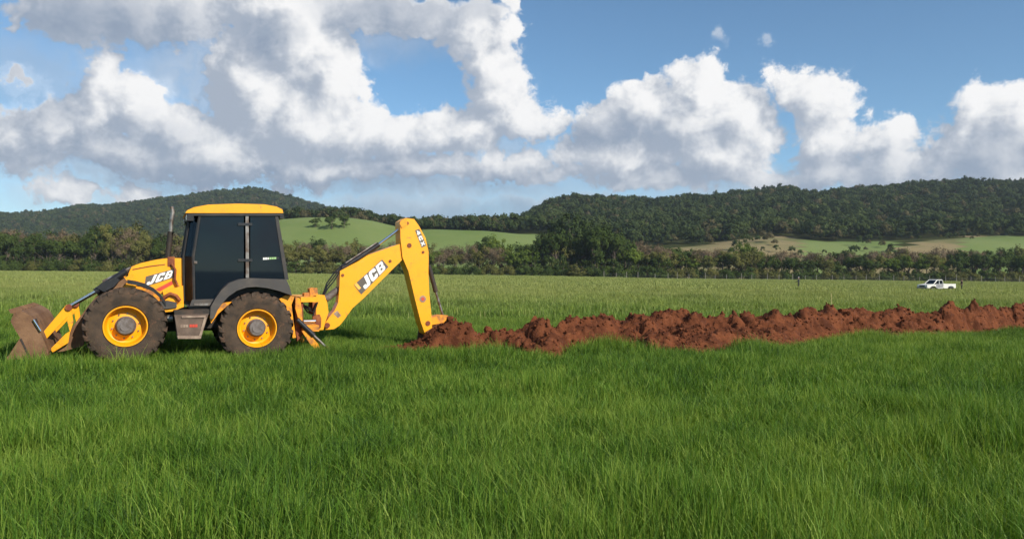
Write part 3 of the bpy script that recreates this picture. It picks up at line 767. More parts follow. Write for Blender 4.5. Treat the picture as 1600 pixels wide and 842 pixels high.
    for px, py, r in ((636.5, 349, .035), (639.5, 383.5, .05), (661, 394, .03), (668.5, 505, .055)):
        x, z = P2L(px, py, -.19); tube('pivot_pin', [(x, -.205, z), (x, .205, z)], r, rust_red, dip, 14)
    cdp = [(648.5, 360), (659, 387), (666, 383.5), (655, 357.5)]
    prism('model_plate', PP(cdp, -.19), -.195, -.1905, decal_grey, dip, 0)
    decal('lettering', '4CX', cdp, -.195, dip, x0=.06, x1=.95, z0=.12, z1=.88, slant=0, gap=.08)
    x, z = P2L(660.5, 467, -.19); tube('round_badge', [(x, -.196, z), (x, -.1905, z)], .075, box_edge, dip, 20); tube('round_badge', [(x, -.2, z), (x, -.1965, z)], .04, red_decal, dip, 16)
    tube('dipper_cylinder', [at(536, 418.5, 0), at(592, 382, 0)], .055, black_steel, M); tube('dipper_cylinder_rod', [at(588, 384.5, 0), at(626, 356.5, 0)], .030, chrome, M)
    tube('cylinder_pipe', [at(540, 411, -.08), at(560, 398, -.08), at(588, 379.5, -.08)], .016, grey_metal, M, 8)
    prism('cylinder_mount', PP([(532, 425), (533, 417), (540, 413), (547, 416)], 0), -.1, .1, chassis, M, .01)
    tube('bucket_cylinder', [at(670, 415, 0), at(681, 456, 0)], .052, chassis, M); tube('bucket_cylinder_rod', [at(680, 453, 0), at(692, 493, 0)], .028, grey_metal, M)
    prism('bucket_link', PP([(669, 498), (688, 492), (699, 492.5), (703, 497), (702, 503), (690, 504.5), (672, 508)], -.14), -.16, .16, yellow_worn, M, .015)
    # digging bucket, down in the trench
    D = empty('digging_bucket', (0, 0, 0), 0, M)
    out = [(3.66, .40), (3.95, .56), (4.22, .58), (4.42, .34), (4.47, .02), (4.34, -.30), (4.02, -.52), (3.55, -.62)]
    inn = [(3.60, -.56), (4.0, -.46), (4.28, -.26), (4.40, .02), (4.35, .30), (4.16, .50), (3.97, .49), (3.72, .34)]
    prism('shell', out + inn, -.30, .30, muddy_steel, D, 0)
    for s in (-1, 1): prism('side_plate', out + [(3.58, -.40)], s * .30 - .012, s * .30 + .012, muddy_steel, D, 0)
    for k in range(5): prism('tooth', [(3.62, -.64), (3.62, -.55), (3.40, -.62)], -.28 + k * .125, -.22 + k * .125, grey_metal, D, 0)
    return M
make_machine()

# ------------------------------------------------------------------ spoil heap along the trench
RIDGE = [(560, 530), (612, 530), (640, 526), (665, 521), (690, 505), (703, 503), (720, 511), (738, 515), (762, 510), (790, 520), (815, 509), (834, 497), (850, 506), (862, 511), (880, 505), (905, 498), (930, 497), (950, 500), (970, 505), (990, 500), (1012, 499), (1032, 498), (1046, 487), (1060, 486), (1075, 489), (1090, 495), (1102, 508), (1125, 499), (1147, 492), (1160, 497), (1181, 494), (1200, 490), (1225, 500), (1238, 501), (1250, 491), (1268, 484), (1280, 486), (1312, 482), (1337, 485), (1369, 489), (1387, 486), (1406, 491), (1431, 487), (1453, 486), (1472, 479), (1487, 479), (1500, 482), (1514, 479), (1537, 481), (1562, 484), (1600, 481), (1680, 483), (1900, 470), (2300, 470)]
FOOT = [(560, 536), (680, 535), (740, 538), (790, 545), (840, 554), (880, 552), (900, 542), (960, 540), (1000, 542), (1050, 547), (1090, 545), (1130, 543), (1180, 540), (1240, 536), (1270, 528), (1340, 523), (1400, 526), (1480, 522), (1510, 514), (1600, 513), (1900, 505)]
RY = -1.45
rl = np.array(PP(RIDGE, RY)); fl = []
for a, b in FOOT:
    d = ray(a, b); t = (.18 - EYE) / d.z; fl.append(to_local(d.x * t, d.y * t))
fl = np.array(fl); fl = fl[np.argsort(fl[:, 0])]

def spoil_h(x, y):
    """height of the heap over the ground, in the machine's frame"""
    zr = np.interp(x, rl[:, 0], rl[:, 1])
    start = sstep(2.2, 4.4, x)
    zr = zr * (.42 * sstep(1.8, 2.5, x) + .58 * sstep(2.8, 3.6, x))
    ridge = RY + .25 * np.sin(x * .9) + (1 - start) * .45
    near = np.clip(np.interp(x, fl[:, 0], fl[:, 1]), -3.5, -1.9) * start + (1 - start) * -1.7
    near = np.minimum(near + .22 * (fbm(x * 1.6, x * 0, 31, 3) - .5), ridge - .5)
    far_ = -.42 + .25 * (fbm(x * 1.3, x * 0 + 3, 37, 3) - .5) + (1 - start) * .2
    wob = .25 * (fbm(x * 1.1, y * 1.1, 41, 3) - .5)
    y = y + wob
    t = np.where(y < ridge, (y - near) / (ridge - near), (far_ - y) / (far_ - ridge))
    t = np.clip(t, 0, 1)
    p = t ** .82
    w1, c1 = worley(x * 1.7, y * 1.7, 51); w2, c2 = worley(x * 4.2 + 3, y * 4.2, 52); w3, c3 = worley(x * 9, y * 9, 53)
    rough = (c1 - .5) * .12 + (.45 - w1) * .05 + (c2 - .5) * .07 + (.45 - w2) * .02 + (c3 - .5) * .035 + (fbm(x * 3.2, y * 3.2, 57, 5) - .5) * .34 + (fbm(x * 15, y * 15, 58, 3) - .5) * .12
    h = 1.04 * zr * p + rough * np.clip(t * 3.0, 0, 1) * np.clip(zr / .45, .25, 1.15)
    return np.where(t > 0, h, -.15)

def clod_mesh(seed, name='_clod'):
    r = random.Random(seed); bm = bmesh.new()
    bmesh.ops.create_icosphere(bm, subdivisions=2, radius=1)
    cuts = [(Vector((r.gauss(0, 1), r.gauss(0, 1), r.gauss(0, 1))).normalized(), r.uniform(.35, .75)) for _ in range(13)]
    for v in bm.verts:
        for n, d in cuts:
            k = v.co.dot(n)
            if k > d: v.co -= n * (k - d) * .95
        v.co *= r.uniform(.85, 1.15)
    me = bpy.data.meshes.new(name); bm.to_mesh(me); bm.free(); me.materials.append(red_soil)
    return me

def make_spoil():
    S = empty('spoil_heap', (ROOT[0], ROOT[1], 0), TR)
    tag(S, 'long heap of dug red earth beside the trench', 'earth heap')
    xs = np.arange(1.9, 34, .045); ys = np.arange(-3.9, .2, .045)
    gx, gy = np.meshgrid(xs, ys)
    h = spoil_h(gx, gy)
    wx, wy = to_world(gx, gy); h = h + height(wx, wy)
    jx = (vnoise(gx * 14, gy * 14, 61) - .5) * .05; jy = (vnoise(gx * 14, gy * 14, 62) - .5) * .05
    V = np.stack([(gx + jx).ravel(), (gy + jy).ravel(), h.ravel()], 1)
    nx = len(xs); i = np.arange(len(ys) - 1)[:, None] * nx + np.arange(nx - 1)[None, :]
    Fc = np.stack([i, i + 1, i + nx + 1, i + nx], -1).reshape(-1, 4)
    keep = (h.ravel()[Fc] > -.12).any(1); Fc = Fc[keep]
    mesh_obj('earth', V, Fc, red_soil, S, smooth=False)
    meshes = [clod_mesh(100 + k) for k in range(7)]
    big = [(834, 500, .12, .20), (1148, 489, .11, .26), (1050, 490, .16, .17), (1066, 493, .13, .12), (1266, 486, .09, .20), (1474, 481, .15, .13), (1488, 482, .13, .12), (1512, 480, .11, .12), (704, 507, .11, .12),
           (762, 513, .12, .14), (906, 500, .15, .13), (1316, 483, .15, .12), (1202, 491, .13, .14), (690, 512, .14, .13), (1388, 488, .14, .11), (1432, 489, .14, .1), (1540, 483, .15, .1), (722, 517, .1, .1), (1012, 501, .13, .12)]
    def put(x, y, z, sx, sz, k):
        o = bpy.data.objects.new('clod', meshes[k % 7]); link(o, S); o.location = (x, y, z)
        o.scale = (sx, sx * rng.uniform(.75, 1.1), sz * .8); o.rotation_euler = (rng.uniform(-.35, .35), rng.uniform(-.35, .35), rng.uniform(0, 6.28))
    for k, (px, py, sx, sz) in enumerate(big):
        x, z = P2L(px, py, RY); put(x, RY, z - .05, sx, sz, k)
    n = 0
    while n < 200:
        x = 3.0 + 26 * rng.random() ** 1.25; y = rng.uniform(-3.6, -.5)
        hh = float(spoil_h(np.array([x]), np.array([y]))[0])
        if hh < -.1 and rng.random() > .05: continue
        s = .035 + .12 * rng.random() ** 2.6
        wx, wy = to_world(x, y)
        put(x, y, max(hh, 0) + float(height(wx, wy)) - s * .15, s, s * rng.uniform(.55, .9), n); n += 1
    # crumbs too small to pick apart
    src = np.zeros((len(meshes[0].vertices), 3), np.float32); meshes[0].vertices.foreach_get('co', src.ravel())
    ico = bmesh.new(); bmesh.ops.create_icosphere(ico, subdivisions=1, radius=1)
    iv = np.array([v.co[:] for v in ico.verts]); it = np.array([[v.index for v in f.verts] for f in ico.faces]); ico.free()
    N = 12000
    x = 2.6 + 30 * rng.random(N) ** 1.15; y = rng.uniform(-3.8, -.2, N); hh = spoil_h(x, y)
    ok = (hh > -.1) | (rng.random(N) < .02); x, y, hh = x[ok], y[ok], hh[ok]; N = len(x)
    wx, wy = to_world(x, y); s = .010 + .036 * rng.random(N) ** 2.2
    V = (iv[None] * rng.uniform(.65, 1.25, (N, len(iv), 1)) * s[:, None, None]) + np.stack([x, y, np.maximum(hh, 0) + height(wx, wy) + s * .05], 1)[:, None, :]
    Fc = (it[None] + (np.arange(N) * len(iv))[:, None, None]).reshape(-1, 3)
    tag(mesh_obj('crumbs', V.reshape(-1, 3), Fc, red_soil, S), kind='stuff')
    return S
make_spoil()

# ------------------------------------------------------------------ scattering with geometry nodes (one object of stuff)
def scatter(name, P, rot, sc, var, protos, label=None, category=None):
    me = bpy.data.meshes.new(name); n = len(P)
    me.vertices.add(n); me.vertices.foreach_set('co', np.asarray(P, np.float32).ravel())
    a = me.attributes.new('spin', 'FLOAT_VECTOR', 'POINT'); a.data.foreach_set('vector', np.asarray(rot, np.float32).ravel())
    a = me.attributes.new('grow', 'FLOAT_VECTOR', 'POINT'); a.data.foreach_set('vector', np.asarray(sc, np.float32).ravel())
    a = me.attributes.new('pick', 'INT', 'POINT'); a.data.foreach_set('value', np.asarray(var, np.int32))
    o = link(bpy.data.objects.new(name, me)); tag(o, label, category, kind='stuff')
    g = bpy.data.node_groups.new(name + '_scatter', 'GeometryNodeTree')
    g.interface.new_socket('Geometry', in_out='INPUT', socket_type='NodeSocketGeometry'); g.interface.new_socket('Geometry', in_out='OUTPUT', socket_type='NodeSocketGeometry')
    gi = g.nodes.new('NodeGroupInput'); go = g.nodes.new('NodeGroupOutput')
    ip = g.nodes.new('GeometryNodeInstanceOnPoints'); jn = g.nodes.new('GeometryNodeJoinGeometry')
    for po in reversed(protos):
        oi = g.nodes.new('GeometryNodeObjectInfo'); oi.inputs['Object'].default_value = po; oi.inputs['As Instance'].default_value = True
        g.links.new(oi.outputs['Geometry'], jn.inputs[0])
    def attr(nm, ty):
        q = g.nodes.new('GeometryNodeInputNamedAttribute'); q.data_type = ty; q.inputs['Name'].default_value = nm; return q.outputs['Attribute']
    g.links.new(gi.outputs[0], ip.inputs['Points']); g.links.new(jn.outputs[0], ip.inputs['Instance'])
    ip.inputs['Pick Instance'].default_value = True
    g.links.new(attr('pick', 'INT'), ip.inputs['Instance Index'])
    g.links.new(attr('spin', 'FLOAT_VECTOR'), ip.inputs['Rotation']); g.links.new(attr('grow', 'FLOAT_VECTOR'), ip.inputs['Scale'])
    g.links.new(ip.outputs[0], go.inputs[0])
    md = o.modifiers.new('scatter', 'NODES'); md.node_group = g
    return o

def hidden(name, me):
    return bpy.data.objects.new(name, me)          # only a mould for the scatter, never linked to the scene

# ------------------------------------------------------------------ grass
def grass_mat(name, dark, mid, light, trans=.38):
    m, h, out = new_mat(name)
    ge = h.node('ShaderNodeNewGeometry'); oi = h.node('ShaderNodeObjectInfo'); P = ge.outputs['Position']
    big = h.noise(P, .16, 3, .6); small = h.noise(P, 1.5, 4, .65)
    at_ = h.node('ShaderNodeAttribute', attribute_name='blade_tint'); tint = at_.outputs['Fac']
    f = h.m('ADD', h.m('MULTIPLY', big, .62), h.m('ADD', h.m('MULTIPLY', small, .56), h.m('ADD', h.m('MULTIPLY', oi.outputs['Random'], .16), h.m('MULTIPLY', tint, .34))))
    c = h.mix(h.smooth(f, .60, .84), dark, mid)
    c = h.mix(h.smooth(f, .80, 1.08), c, light)
    # grazing light on far tips and seed heads, painted in as lighter colour
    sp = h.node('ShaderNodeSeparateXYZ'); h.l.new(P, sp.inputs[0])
    paler = h.smooth(sp.outputs[1], 11, 60)
    c = h.mix(h.m('MULTIPLY', paler, h.m('MULTIPLY_ADD', big, .9, .25)), c, (.345, .36, .13))
    d = h.node('ShaderNodeBsdfPrincipled'); h.put(d.inputs['Base Color'], c); d.inputs['Roughness'].default_value = .55; d.inputs['Specular IOR Level'].default_value = .25
    t = h.node('ShaderNodeBsdfTranslucent'); h.put(t.inputs[0], h.mix(1.0, c, (1.0, 1.0, .45), 'MULTIPLY'))
    ms = h.node('ShaderNodeMixShader'); ms.inputs[0].default_value = trans
    h.l.new(d.outputs[0], ms.inputs[1]); h.l.new(t.outputs[0], ms.inputs[2]); h.l.new(ms.outputs[0], out.inputs[0])
    return m
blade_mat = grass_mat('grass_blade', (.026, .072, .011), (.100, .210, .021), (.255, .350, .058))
straw_mat = pmat('seed_stem', (.20, .27, .07), .8, other=(.30, .31, .12), scale=.5, coord='World', spec=.2)

def clump_mesh(seed, n, rad, hmin, hmax, w, straw=.06, lean=.30):
    r = random.Random(seed); V = []; Fq = []; mi = []; tn = []
    for k in range(n):
        a = r.uniform(0, 6.283); q = rad * math.sqrt(r.random()); bx, by = q * math.cos(a), q * math.sin(a)
        st = r.random() < straw
        hgt = r.uniform(hmin, hmax) * (1.3 if st else 1); ww = w * r.uniform(.55, 1.25) * (.26 if st else 1)
        d = r.uniform(0, 6.283); ln = abs(r.gauss(0, lean)) * hgt * (.5 if st else 1); droop = r.uniform(0, .35) * hgt if not st else 0
        fa = r.uniform(0, 6.283); tx, ty = math.cos(fa), math.sin(fa); b0 = len(V)
        for j, t in enumerate((0, .35, .7, 1.0)):
            off = ln * t * t; z = hgt * t - droop * t ** 3 * .7
            x, y = bx + math.cos(d) * off, by + math.sin(d) * off
            wj = ww * (1.0, .9, .6, .0)[j]
            if st and j == 3: wj = ww * 1.6
            if st and j == 2: wj = ww * 1.8
            if j == 3 and not st: V.append((x, y, z))
            else: V.append((x - tx * wj, y - ty * wj, z)); V.append((x + tx * wj, y + ty * wj, z))
        Fq += [(b0, b0 + 1, b0 + 3, b0 + 2), (b0 + 2, b0 + 3, b0 + 5, b0 + 4)]; mi += [1 if st else 0] * 2
        Fq.append((b0 + 4, b0 + 5, b0 + 7, b0 + 6) if st else (b0 + 4, b0 + 5, b0 + 6)); mi.append(1 if st else 0); tn += [r.random()] * 3
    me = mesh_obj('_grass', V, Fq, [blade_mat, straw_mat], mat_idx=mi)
    a = me.attributes.new('blade_tint', 'FLOAT', 'FACE'); a.data.foreach_set('value', np.array(tn, np.float32))
    return me

def weed_mesh(seed, n=13):
    """a broad-leaved weed: short-stalked oval leaves round a crown"""
    r = random.Random(seed); V = []; Fq = []; tn = []
    for k in range(n):
        d = r.uniform(0, 6.283); L = r.uniform(.07, .17); w = L * r.uniform(.12, .18); rise = r.uniform(.5, 1.3)
        cx, cy_, sx, sy = math.cos(d), math.sin(d), -math.sin(d), math.cos(d); b0 = len(V); t0 = r.random() * .45
        for t, ww in ((0.0, .15), (.35, .8), (.7, 1.0), (1.0, .05)):
            q = L * t; z = L * rise * (t - .45 * t * t * t) + .02
            V += [(cx * q + sx * w * ww, cy_ * q + sy * w * ww, z), (cx * q - sx * w * ww, cy_ * q - sy * w * ww, z + .01)]
        for j in range(3): Fq.append((b0 + 2 * j, b0 + 2 * j + 1, b0 + 2 * j + 3, b0 + 2 * j + 2)); tn.append(t0)
    me = mesh_obj('_weed', V, Fq, [blade_mat, straw_mat])
    a = me.attributes.new('blade_tint', 'FLOAT', 'FACE'); a.data.foreach_set('value', np.array(tn, np.float32))
    return me

def no_grass(X, Y):
    lx, ly = to_local(X, Y)
    bare = ((lx > 2.0) & (spoil_h(lx, ly) > .09)) | ((lx > TX0 - .05) & (lx < TX1) & (ly > TYA - .05) & (ly < TYB + .05))
    for wx_ in (P2L(196, 510, -1.15)[0], 0.0):
        for wy_ in (-.915, .915): bare |= (np.abs(lx - wx_) < .36) & (np.abs(ly - wy_) < .26)
    bare |= (lx > -4.15) & (lx < -3.35) & (np.abs(ly) < 1.2)
    return bare

def make_grass():
    near = [hidden('m', clump_mesh(s, 34, .17, .12, .33, .0040, .0015, .45)) for s in range(6)]
    mid = [hidden('m', clump_mesh(20 + s, 44, .24, .12, .33, .0056, .003, .42)) for s in range(5)]
    farp = [hidden('m', clump_mesh(40 + s, 70, .55, .14, .37, .0130, .008, .38)) for s in range(4)]
    vfar = [hidden('m', clump_mesh(60 + s, 90, 1.5, .14, .38, .034, .012, .38)) for s in range(4)]
    arch = [hidden('m', clump_mesh(80 + s, 7, .10, .36, .54, .0046, .0, .85)) for s in range(3)]
    weeds = [hidden('m', weed_mesh(90 + s)) for s in range(3)]
    moulds = near + mid + farp + vfar + arch + weeds; off = [0, 6, 11, 15, 19, 22]; cnt = [6, 5, 4, 4, 3, 3]
    PX, PY, SC, VA = [], [], [], []
    for b, (y0, y1, dens) in enumerate(((2.0, 9.5, 185), (8.5, 26, 84), (24, 75, 12.0), (68, 262, 1.35), (5.5, 16, 2.2), (6.5, 18, 5.0))):
        hw = .80
        n = int(dens * hw * (y1 ** 2 - y0 ** 2))
        Y = np.sqrt(rng.uniform(y0 ** 2, y1 ** 2, n)); X = rng.uniform(-hw, hw, n) * (Y + 1.0)
        ok = ~no_grass(X, Y)
        if b == 5: ok &= fbm(X * .5 + 31, Y * .5, 83, 3) > .56
        patch = fbm(X * .55, Y * .55, 71, 4); ok &= rng.random(n) < .40 + 1.3 * (patch - .25)
        X, Y, patch = X[ok], Y[ok], patch[ok]
        tuft = sstep(.60, .78, fbm(X * .42 + 9, Y * .42, 77, 3))
        s = (.50 + .80 * patch + .55 * tuft) * rng.uniform(.8, 1.2, len(X))
        # shorter where the grass has been trodden round the machine
        lx, ly = to_local(X, Y); s *= 1 - .25 * np.exp(-((lx + 1) / 3.2) ** 2 - (ly / 0.9) ** 2)
        PX.append(X); PY.append(Y); SC.append(s); VA.append(off[b] + rng.integers(0, cnt[b], len(X)))
    X = np.concatenate(PX); Y = np.concatenate(PY); s = np.concatenate(SC); va = np.concatenate(VA); n = len(X)
    P = np.stack([X, Y, height(X, Y) - .015], 1)
    rot = np.stack([rng.normal(0, .07, n), rng.normal(0, .07, n), rng.uniform(0, 6.283, n)], 1)
    sc = np.stack([np.full(n, 1.0), np.full(n, 1.0), s], 1)
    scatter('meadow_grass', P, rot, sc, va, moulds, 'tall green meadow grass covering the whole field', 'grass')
    print('grass', n)
make_grass()

# ------------------------------------------------------------------ trees
bark = pmat('bark', (.075, .058, .045), .95, other=(.15, .125, .10), scale=2.5, bump=.5, bscale=12, spec=.1)
LEAF = {
    'dark': leaf_mat('dark_leaves', (.030, .052, .016), (.080, .115, .030), (.115, .130, .036)),
    'olive': leaf_mat('olive_leaves', (.070, .082, .024), (.165, .160, .052), (.205, .175, .070)),
    'green': leaf_mat('fresh_leaves', (.060, .100, .018), (.140, .190, .036), (.19, .21, .05)),
    'brown': leaf_mat('dry_leaves', (.110, .084, .056), (.225, .170, .115), (.150, .140, .068)),
    'tall': leaf_mat('gum_leaves', (.026, .046, .018), (.066, .094, .032), (.105, .115, .042)),
}
def leaves(cent, rad, per, size, r, droop=0.0, long=1.35):
    n = len(cent) * per
    c = np.repeat(np.asarray(cent), per, 0); R = np.repeat(np.asarray(rad), per)
    d = r.normal(size=(n, 3)); d /= np.linalg.norm(d, axis=1, keepdims=True)
    q = d * (R * r.random(n) ** .45)[:, None] * np.array([1, 1, .8]); p = c + q
    ctr = np.asarray(cent).mean(0); od = p - ctr; od /= np.linalg.norm(od, axis=1, keepdims=True) + 1e-6
    nrm = d * 1.0 + od * .9 + r.normal(size=(n, 3)) * .42 + np.array([0, 0, .25]); nrm /= np.linalg.norm(nrm, axis=1, keepdims=True)
    t = np.cross(nrm, r.normal(size=(n, 3))); t /= np.linalg.norm(t, axis=1, keepdims=True) + 1e-9
    if droop: t = t * (1 - droop) + np.array([0, 0, -1]) * droop; t /= np.linalg.norm(t, axis=1, keepdims=True)
    b = np.cross(nrm, t); s = size * r.uniform(.55, 1.3, n)
    V = np.stack([p - t * (s * long)[:, None], p + b * s[:, None] * .7, p + t * (s * long)[:, None], p - b * s[:, None] * .7], 1).reshape(-1, 3)
    return V, np.arange(n * 4).reshape(-1, 4)

def limbs(name, H, cents, r, tr=.22, base=0.0, nlimb=9):
    bm = bmesh.new(); pts = [Vector((0, 0, -.3))]
    for k in range(1, 6): pts.append(Vector((r.normal(0, .12) * k / 2, r.normal(0, .12) * k / 2, H * .82 * k / 5)))
    bm_tube(bm, pts, [tr * 1.25, tr, tr * .8, tr * .6, tr * .4, tr * .15], 7)
    idx = r.permutation(len(cents))[:nlimb]
    for i in idx:
        c = Vector(cents[i]); z0 = min(max(c.z * .55, H * .18), H * .7); f = z0 / (H * .82) * 5; k = min(int(f), 4)
        a = pts[k].lerp(pts[k + 1], f - k); m_ = a.lerp(c, .5) + Vector((0, 0, -.25))
        bm_tube(bm, [a, m_, c], [tr * .42, tr * .25, tr * .08], 5, cap=False)
    me = bpy.data.meshes.new(name); bm.to_mesh(me); bm.free(); me.materials.append(bark)
    return me

def tree_kind(kind, seed):
    """a tree about 10 m high: (trunk mesh, crown mesh)"""
    r = np.random.default_rng(seed); cents = []; rad = []
    if kind == 'tall':
        for k in range(42):
            z = r.uniform(2.6, 9.6); w = 2.3 * math.sin(min(1, (z - 1.2) / 5.2) * 1.57) * (1 - max(0, z - 7.0) / 4.4)
            a = r.uniform(0, 6.28); q = w * math.sqrt(r.uniform(.2, 1)); cents.append((q * math.cos(a), q * math.sin(a), z)); rad.append(r.uniform(.55, .95))
        V, Fq = leaves(cents, rad, 62, .17, r, .25); tr = .22
    elif kind == 'brown':
        for k in range(34):
            d = r.normal(size=3); d /= np.linalg.norm(d); d[2] = abs(d[2]) * .9 - .15
            q = r.uniform(.55, 1); cents.append((d[0] * 4.0 * q, d[1] * 4.0 * q, 5.2 + d[2] * 4.6 * q)); rad.append(r.uniform(.9, 1.5))
        V, Fq = leaves(cents, rad, 30, .16, r)
        V2, F2 = leaves(cents, rad, 26, .055, r, .0, 9.0)      # bare twigs
        V = np.concatenate([V, V2]); Fq = np.concatenate([Fq, F2 + len(V) - len(V2)]); tr = .18
    elif kind == 'shrub':
        for k in range(30):
            a = r.uniform(0, 6.28); q = 4.2 * math.sqrt(r.random()); z = r.uniform(.4, 1) * (8.2 - q * .9)
            cents.append((q * math.cos(a), q * math.sin(a), max(z * r.uniform(.25, 1), .8))); rad.append(r.uniform(1.1, 1.9))
        V, Fq = leaves(cents, rad, 75, .24, r); tr = .14
    else:
        lobes = [(r.normal(0, 1.5), r.normal(0, 1.5), r.uniform(5.0, 7.6), r.uniform(1.8, 2.8)) for _ in range(6)]
        for k in range(46):
            l = lobes[k % 6]; d = r.normal(size=3); d /= np.linalg.norm(d); d[2] = d[2] * .8 + .15
            q = r.uniform(.6, 1.0) * l[3]; cents.append((l[0] + d[0] * q, l[1] + d[1] * q, max(1.2, l[2] + d[2] * q * .95))); rad.append(r.uniform(.75, 1.35))
        for k in range(10):
            a = r.uniform(0, 6.28); q = r.uniform(.8, 3.2); cents.append((q * math.cos(a), q * math.sin(a), r.uniform(1.2, 3.6))); rad.append(r.uniform(.8, 1.3))
        V, Fq = leaves(cents, rad, 58, .20, r); tr = .24
    crown = {'shrub': 'dark'}.get(kind, kind)
    me = mesh_obj('_crown', V, Fq, LEAF[crown])
    return limbs('trunk', 9.5, cents, r, tr), me

KINDS = {}
for kd, nv in (('dark', 4), ('olive', 4), ('green', 3), ('brown', 5), ('tall', 4), ('shrub', 4)):
    KINDS[kd] = [tree_kind(kd, 500 + 31 * k + len(kd)) for k in range(nv)]
SHRUB_OLIVE = []
for t, c in KINDS['shrub'][:3]:
    c2 = c.copy(); c2.materials[0] = LEAF['olive']; SHRUB_OLIVE.append((t, c2))
KINDS['oshrub'] = SHRUB_OLIVE
NAMES = {'dark': 'broadleaf_tree', 'olive': 'broadleaf_tree', 'green': 'broadleaf_tree', 'brown': 'bare_tree', 'tall': 'gum_tree', 'shrub': 'shrub', 'oshrub': 'shrub'}
LOOK = {'dark': 'dark green broadleaf tree', 'olive': 'olive green broadleaf tree', 'green': 'fresh green broadleaf tree', 'brown': 'half bare brown tree', 'tall': 'tall dark slender tree', 'shrub': 'dark bushy undergrowth shrub', 'oshrub': 'olive undergrowth shrub'}
def where(px):
    for lim, s in ((60, 'at the left end'), (265, 'left of the machine cab'), (455, 'behind the cab'), (640, 'behind the raised boom'), (835, 'right of the raised boom'), (985, 'in the tallest clump'), (1180, 'right of the tallest clump'), (1400, 'left of the white pickup'), (1510, 'behind the white pickup')):
        if px < lim: return s
    return 'at the right end'

PLANTED = []
def plant(kind, X, Y, hgt, wide, px, back, place=None):
    tr, cr = KINDS[kind][int(rng.integers(len(KINDS[kind])))]
    z = float(height(X, Y))
    T = empty(NAMES[kind], (X, Y, z), rng.uniform(0, 6.28))
    k = hgt / 10.0; T.scale = (k * wide, k * wide, k)
    lab = place or 'x'
    if place is None: PLANTED.append((kind, back, px, T))
    tag(T, lab, 'shrub' if 'shrub' in kind else 'tree', 'tree line at the far edge of the field' if place is None or Y < 300 else 'clumps on the hill field')
    link(bpy.data.objects.new('trunk', tr), T); link(bpy.data.objects.new('crown', cr), T)

TOPS = [(-60, 345), (0, 345), (40, 352), (80, 350), (120, 353), (160, 350), (215, 345), (250, 350), (290, 363), (450, 366), (500, 369), (540, 375), (600, 370), (625, 365), (680, 371), (700, 380), (740, 373), (770, 366), (800, 380), (830, 374), (850, 355), (870, 341), (890, 339), (910, 347), (930, 338), (950, 341), (970, 354), (985, 369), (1010, 372), (1040, 378), (1080, 380), (1120, 383), (1165, 374), (1200, 385), (1260, 386), (1300, 391), (1350, 388), (1400, 385), (1450, 381), (1500, 378), (1550, 384), (1600, 380), (1680, 380)]
def kind_at(px, back):
    u = rng.random()
    def pick(*w):
        t = 0
        for k, p in w:
            t += p
            if u < t: return k
        return w[-1][0]
    if px < 60: return pick(('brown', .7), ('olive', .2), ('dark', .1)) if back else pick(('olive', .4), ('dark', .4), ('green', .2))
    if px < 160: return pick(('dark', .6), ('olive', .3), ('brown', .1))
    if px < 280: return pick(('olive', .5), ('brown', .35), ('dark', .15)) if not back else pick(('olive', .5), ('dark', .2), ('brown', .3))
    if px < 640: return pick(('brown', .65), ('olive', .25), ('dark', .1)) if back else pick(('olive', .35), ('brown', .45), ('dark', .15), ('green', .05))
    if px < 835: return pick(('olive', .35), ('brown', .3), ('green', .2), ('dark', .15))
    if px < 985: return pick(('tall', .45), ('dark', .55)) if back else pick(('dark', .55), ('green', .2), ('olive', .25))
    if px < 1150: return pick(('brown', .6), ('olive', .3), ('dark', .1)) if back else pick(('dark', .55), ('olive', .25), ('green', .2))
    if px < 1190: return pick(('green', .6), ('olive', .4))
    return pick(('brown', .62), ('dark', .13), ('olive', .25)) if back else pick(('dark', .6), ('olive', .25), ('green', .15))
def treeline():
    tx = np.array(TOPS, float)
    for row, (Y0, jit, f, step) in enumerate(((284, 5, 1.0, 17), (272, 3, .80, 19), (264, 2, .52, 22))):
        px = -55.0 + row * 7
        while px < 1660:
            Y = Y0 + rng.uniform(-jit, jit); X = (px - 800) / FPX * Y
            top = (hor(px) - np.interp(px, tx[:, 0], tx[:, 1])) / FPX * Y + EYE - float(height(X, Y))
            hgt = max(3.0, top * f * rng.uniform(.86, 1.08))
            kd = kind_at(px, row == 0) if row < 2 else ('shrub' if rng.random() < .65 else 'oshrub')
            wide = {'tall': .95, 'shrub': 1.1, 'oshrub': 1.1}.get(kd, 1.0) * rng.uniform(.85, 1.15)
            if kd == 'tall': hgt *= 1.04
            elif hgt > 13: wide *= .8
            if row == 2: hgt = min(hgt * 1.15, 7.5)
            plant(kd, X, Y, hgt, wide, px, row)
            px += step * rng.uniform(.75, 1.25) * (1.0 if hgt < 12 else 1.15)
treeline()
ORD = ['leftmost', 'second', 'third', 'fourth', 'fifth', 'sixth', 'seventh', 'eighth', 'ninth', 'tenth', 'eleventh', 'twelfth']
ROWS = ['back row', 'middle row', 'front row']
by = {}
for kd, row, px, T in PLANTED: by.setdefault((LOOK[kd], row, where(px)), []).append((px, T))
for (look, row, wh), lst in by.items():
    lst.sort(key=lambda q: q[0])
    for i, (px, T) in enumerate(lst):
        T['label'] = f"{look}, {ROWS[row]}, {wh}" if len(lst) == 1 else (f"leftmost {look}, {ROWS[row]}, {wh}" if i == 0 else f"{ORD[i]} {look} from left, {ROWS[row]}, {wh}")
